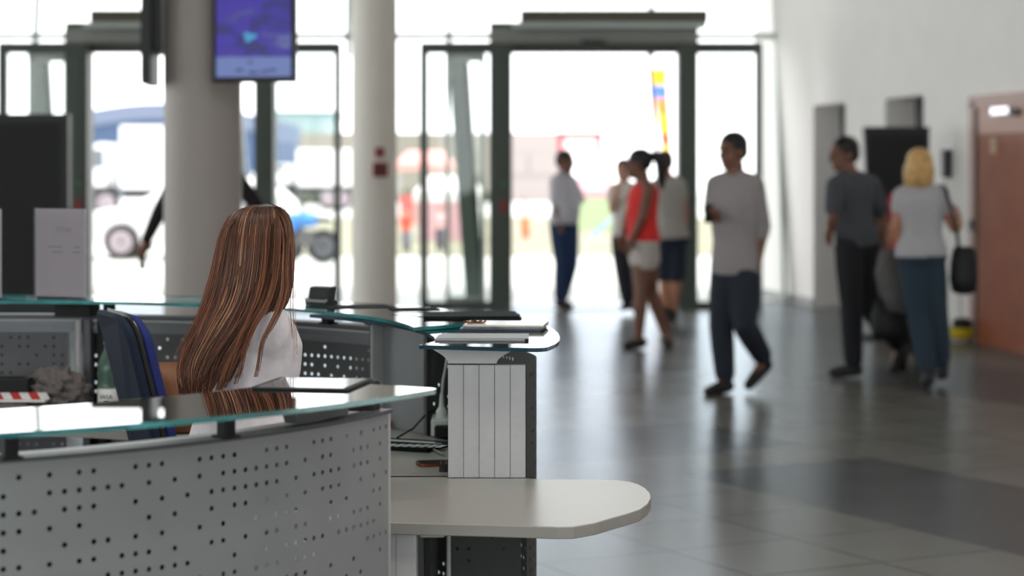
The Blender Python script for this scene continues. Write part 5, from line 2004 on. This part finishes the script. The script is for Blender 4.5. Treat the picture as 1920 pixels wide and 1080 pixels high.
# red framed white sign board
ppm = 60.0
a, c = P(1046, 285, ppm), P(1130, 250, ppm)
t = thing('sign_board', 'white sign board with a red frame above the man in the doorway', 'sign', ((a.x+c.x)/2, a.y, 0))
b = B()
zc, xc = (a.z+c.z)/2, (a.x+c.x)/2
w, h = c.x-a.x, c.z-a.z
b.box((xc, a.y, c.z-0.04), (w, 0.1, 0.16))
b.box((a.x+0.08, a.y, zc), (0.16, 0.1, h))
b.box((c.x-0.08, a.y, zc), (0.16, 0.1, h))
b.build('frame', mat('sign_red', rgb(200, 60, 80), 0.7), t)
b = B()
b.box((xc, a.y+0.03, zc), (w-0.1, 0.06, h-0.05))
b.build('board', M_white, t)
for s in (-1, 1):
    b = B()
    b.box((xc+s*(w/2-0.1), a.y+0.08, (a.z+0.1)/2), (0.06, 0.06, a.z+0.1))
    b.build('post', M_frame_l, t)
# tall feather flag
ppm = 92.0
Yf = F/ppm
t = thing('feather_flag', 'tall yellow and orange flag with a blue band right of the open doorway', 'flag', (P(1250, 0, ppm).x, Yf, 0))
cols = [(128, 160, (235, 180, 30)), (160, 184, (70, 120, 215)), (184, 215, (236, 130, 60)), (215, 250, (235, 170, 40)), (250, 272, (220, 80, 60)), (272, 300, (238, 180, 30)), (300, 345, (235, 130, 110))]
for k, (y0, y1, cc) in enumerate(cols):
    def fx(y): return 1221+(y-128)*0.13, 1250+(y-128)*0.05
    b = B()
    q = [fx(y0), fx(y1)]
    pA_ = [P(q[0][0], y0, ppm), P(q[0][1], y0, ppm), P(q[1][1], y1, ppm), P(q[1][0], y1, ppm)]
    b.loft([pA_, [p+Vector((0, 0.012, 0)) for p in pA_]])
    b.build('flag_band', mat('flag_colour', rgb(*cc), 0.7), t)
b = B()
b.tube([Vector((P(1258, 0, ppm).x, Yf+0.03, 0)), P(1256, 250, ppm)+Vector((0, 0.03, 0)), P(1246, 118, ppm)+Vector((0, 0.03, 0))], 0.025)
b.build('pole', M_frame_l, t)
b = B()
b.lathe([(0.3, 0), (0.3, 0.05), (0.05, 0.08)], (P(1258, 0, ppm).x, Yf+0.03, 0), 16)
b.build('base', M_dark, t)
# blue folding chair outside
ppm = 95.0
p = XZ(1128, 0, ppm)
t = thing('folding_chair', 'blue deck chair outside between the white-shirted man and the red-topped woman', 'chair', (p.x, p.y, 0))
b = B()
b.tube([p+Vector((-0.3, 0, 0)), p+Vector((0.25, 0, 0.62))], 0.015)
b.tube([p+Vector((0.2, 0, 0)), p+Vector((-0.2, 0, 0.35))], 0.015)
b.tube([p+Vector((-0.3, 0.45, 0)), p+Vector((0.25, 0.45, 0.62))], 0.015)
b.tube([p+Vector((0.2, 0.45, 0)), p+Vector((-0.2, 0.45, 0.35))], 0.015)
b.build('frame', M_frame_l, t)
b = B()
q = [p+Vector((-0.2, 0, 0.22)), p+Vector((0.24, 0, 0.62)), p+Vector((0.24, 0.45, 0.62)), p+Vector((-0.2, 0.45, 0.22))]
b.loft([q, [v+Vector((0.01, 0, -0.02)) for v in q]])
b.build('sling', mat('sling_blue', rgb(90, 130, 200), 0.8), t)

# people far outside
def far_person(label, px, yfoot, ytop, face, top, bottom, hair=H_dbrown, sk=S_light):
    ppm = (yfoot-HZ)/EYE
    h = (yfoot-ytop)/ppm/1.78
    def q(dx, z, dy=0.0): 
        p = XZ(px, z*h, ppm)
        return p+Vector((dx*h, dy, 0))
    J = {'head': q(0, 1.66), 'neck': q(0, 1.50), 'sa': q(-0.18, 1.42), 'sb': q(0.18, 1.42), 'ea': q(-0.23, 1.14), 'wa': q(-0.22, 0.90, -0.05), 'eb': q(0.23, 1.14), 'wb': q(0.20, 0.92, -0.1),
         'ha': q(-0.09, 0.92), 'hb': q(0.09, 0.92), 'ka': q(-0.09, 0.50), 'fa': q(-0.09, 0.09), 'ta': q(-0.10, 0.035, -0.15), 'kb': q(0.10, 0.50, -0.05), 'fb': q(0.11, 0.09, 0.05), 'tb': q(0.12, 0.035, -0.1)}
    person(label, J, face, h, sk, top, 0.6, bottom, 1.9, hair, 'short', side_sign=-1, voxel=0.014)
far_person('distant person in an orange top outside, left of the man in the doorway', 985, 450, 372, (0.3, -1, 0), cloth_m('pale_top', 220, 205, 195), cloth_m('orange_bottoms', 225, 130, 90))
far_person('distant person in red outside, seen beyond the right entrance frame', 762, 476, 392, (-0.5, -1, 0), cloth_m('red_vest', 215, 80, 60), cloth_m('grey_bottoms', 120, 120, 130))
far_person('distant person in pale clothes by the market stalls outside', 825, 474, 388, (0.5, -1, 0), cloth_m('pinkish_top', 205, 170, 175), cloth_m('dark_bottoms', 90, 90, 100))
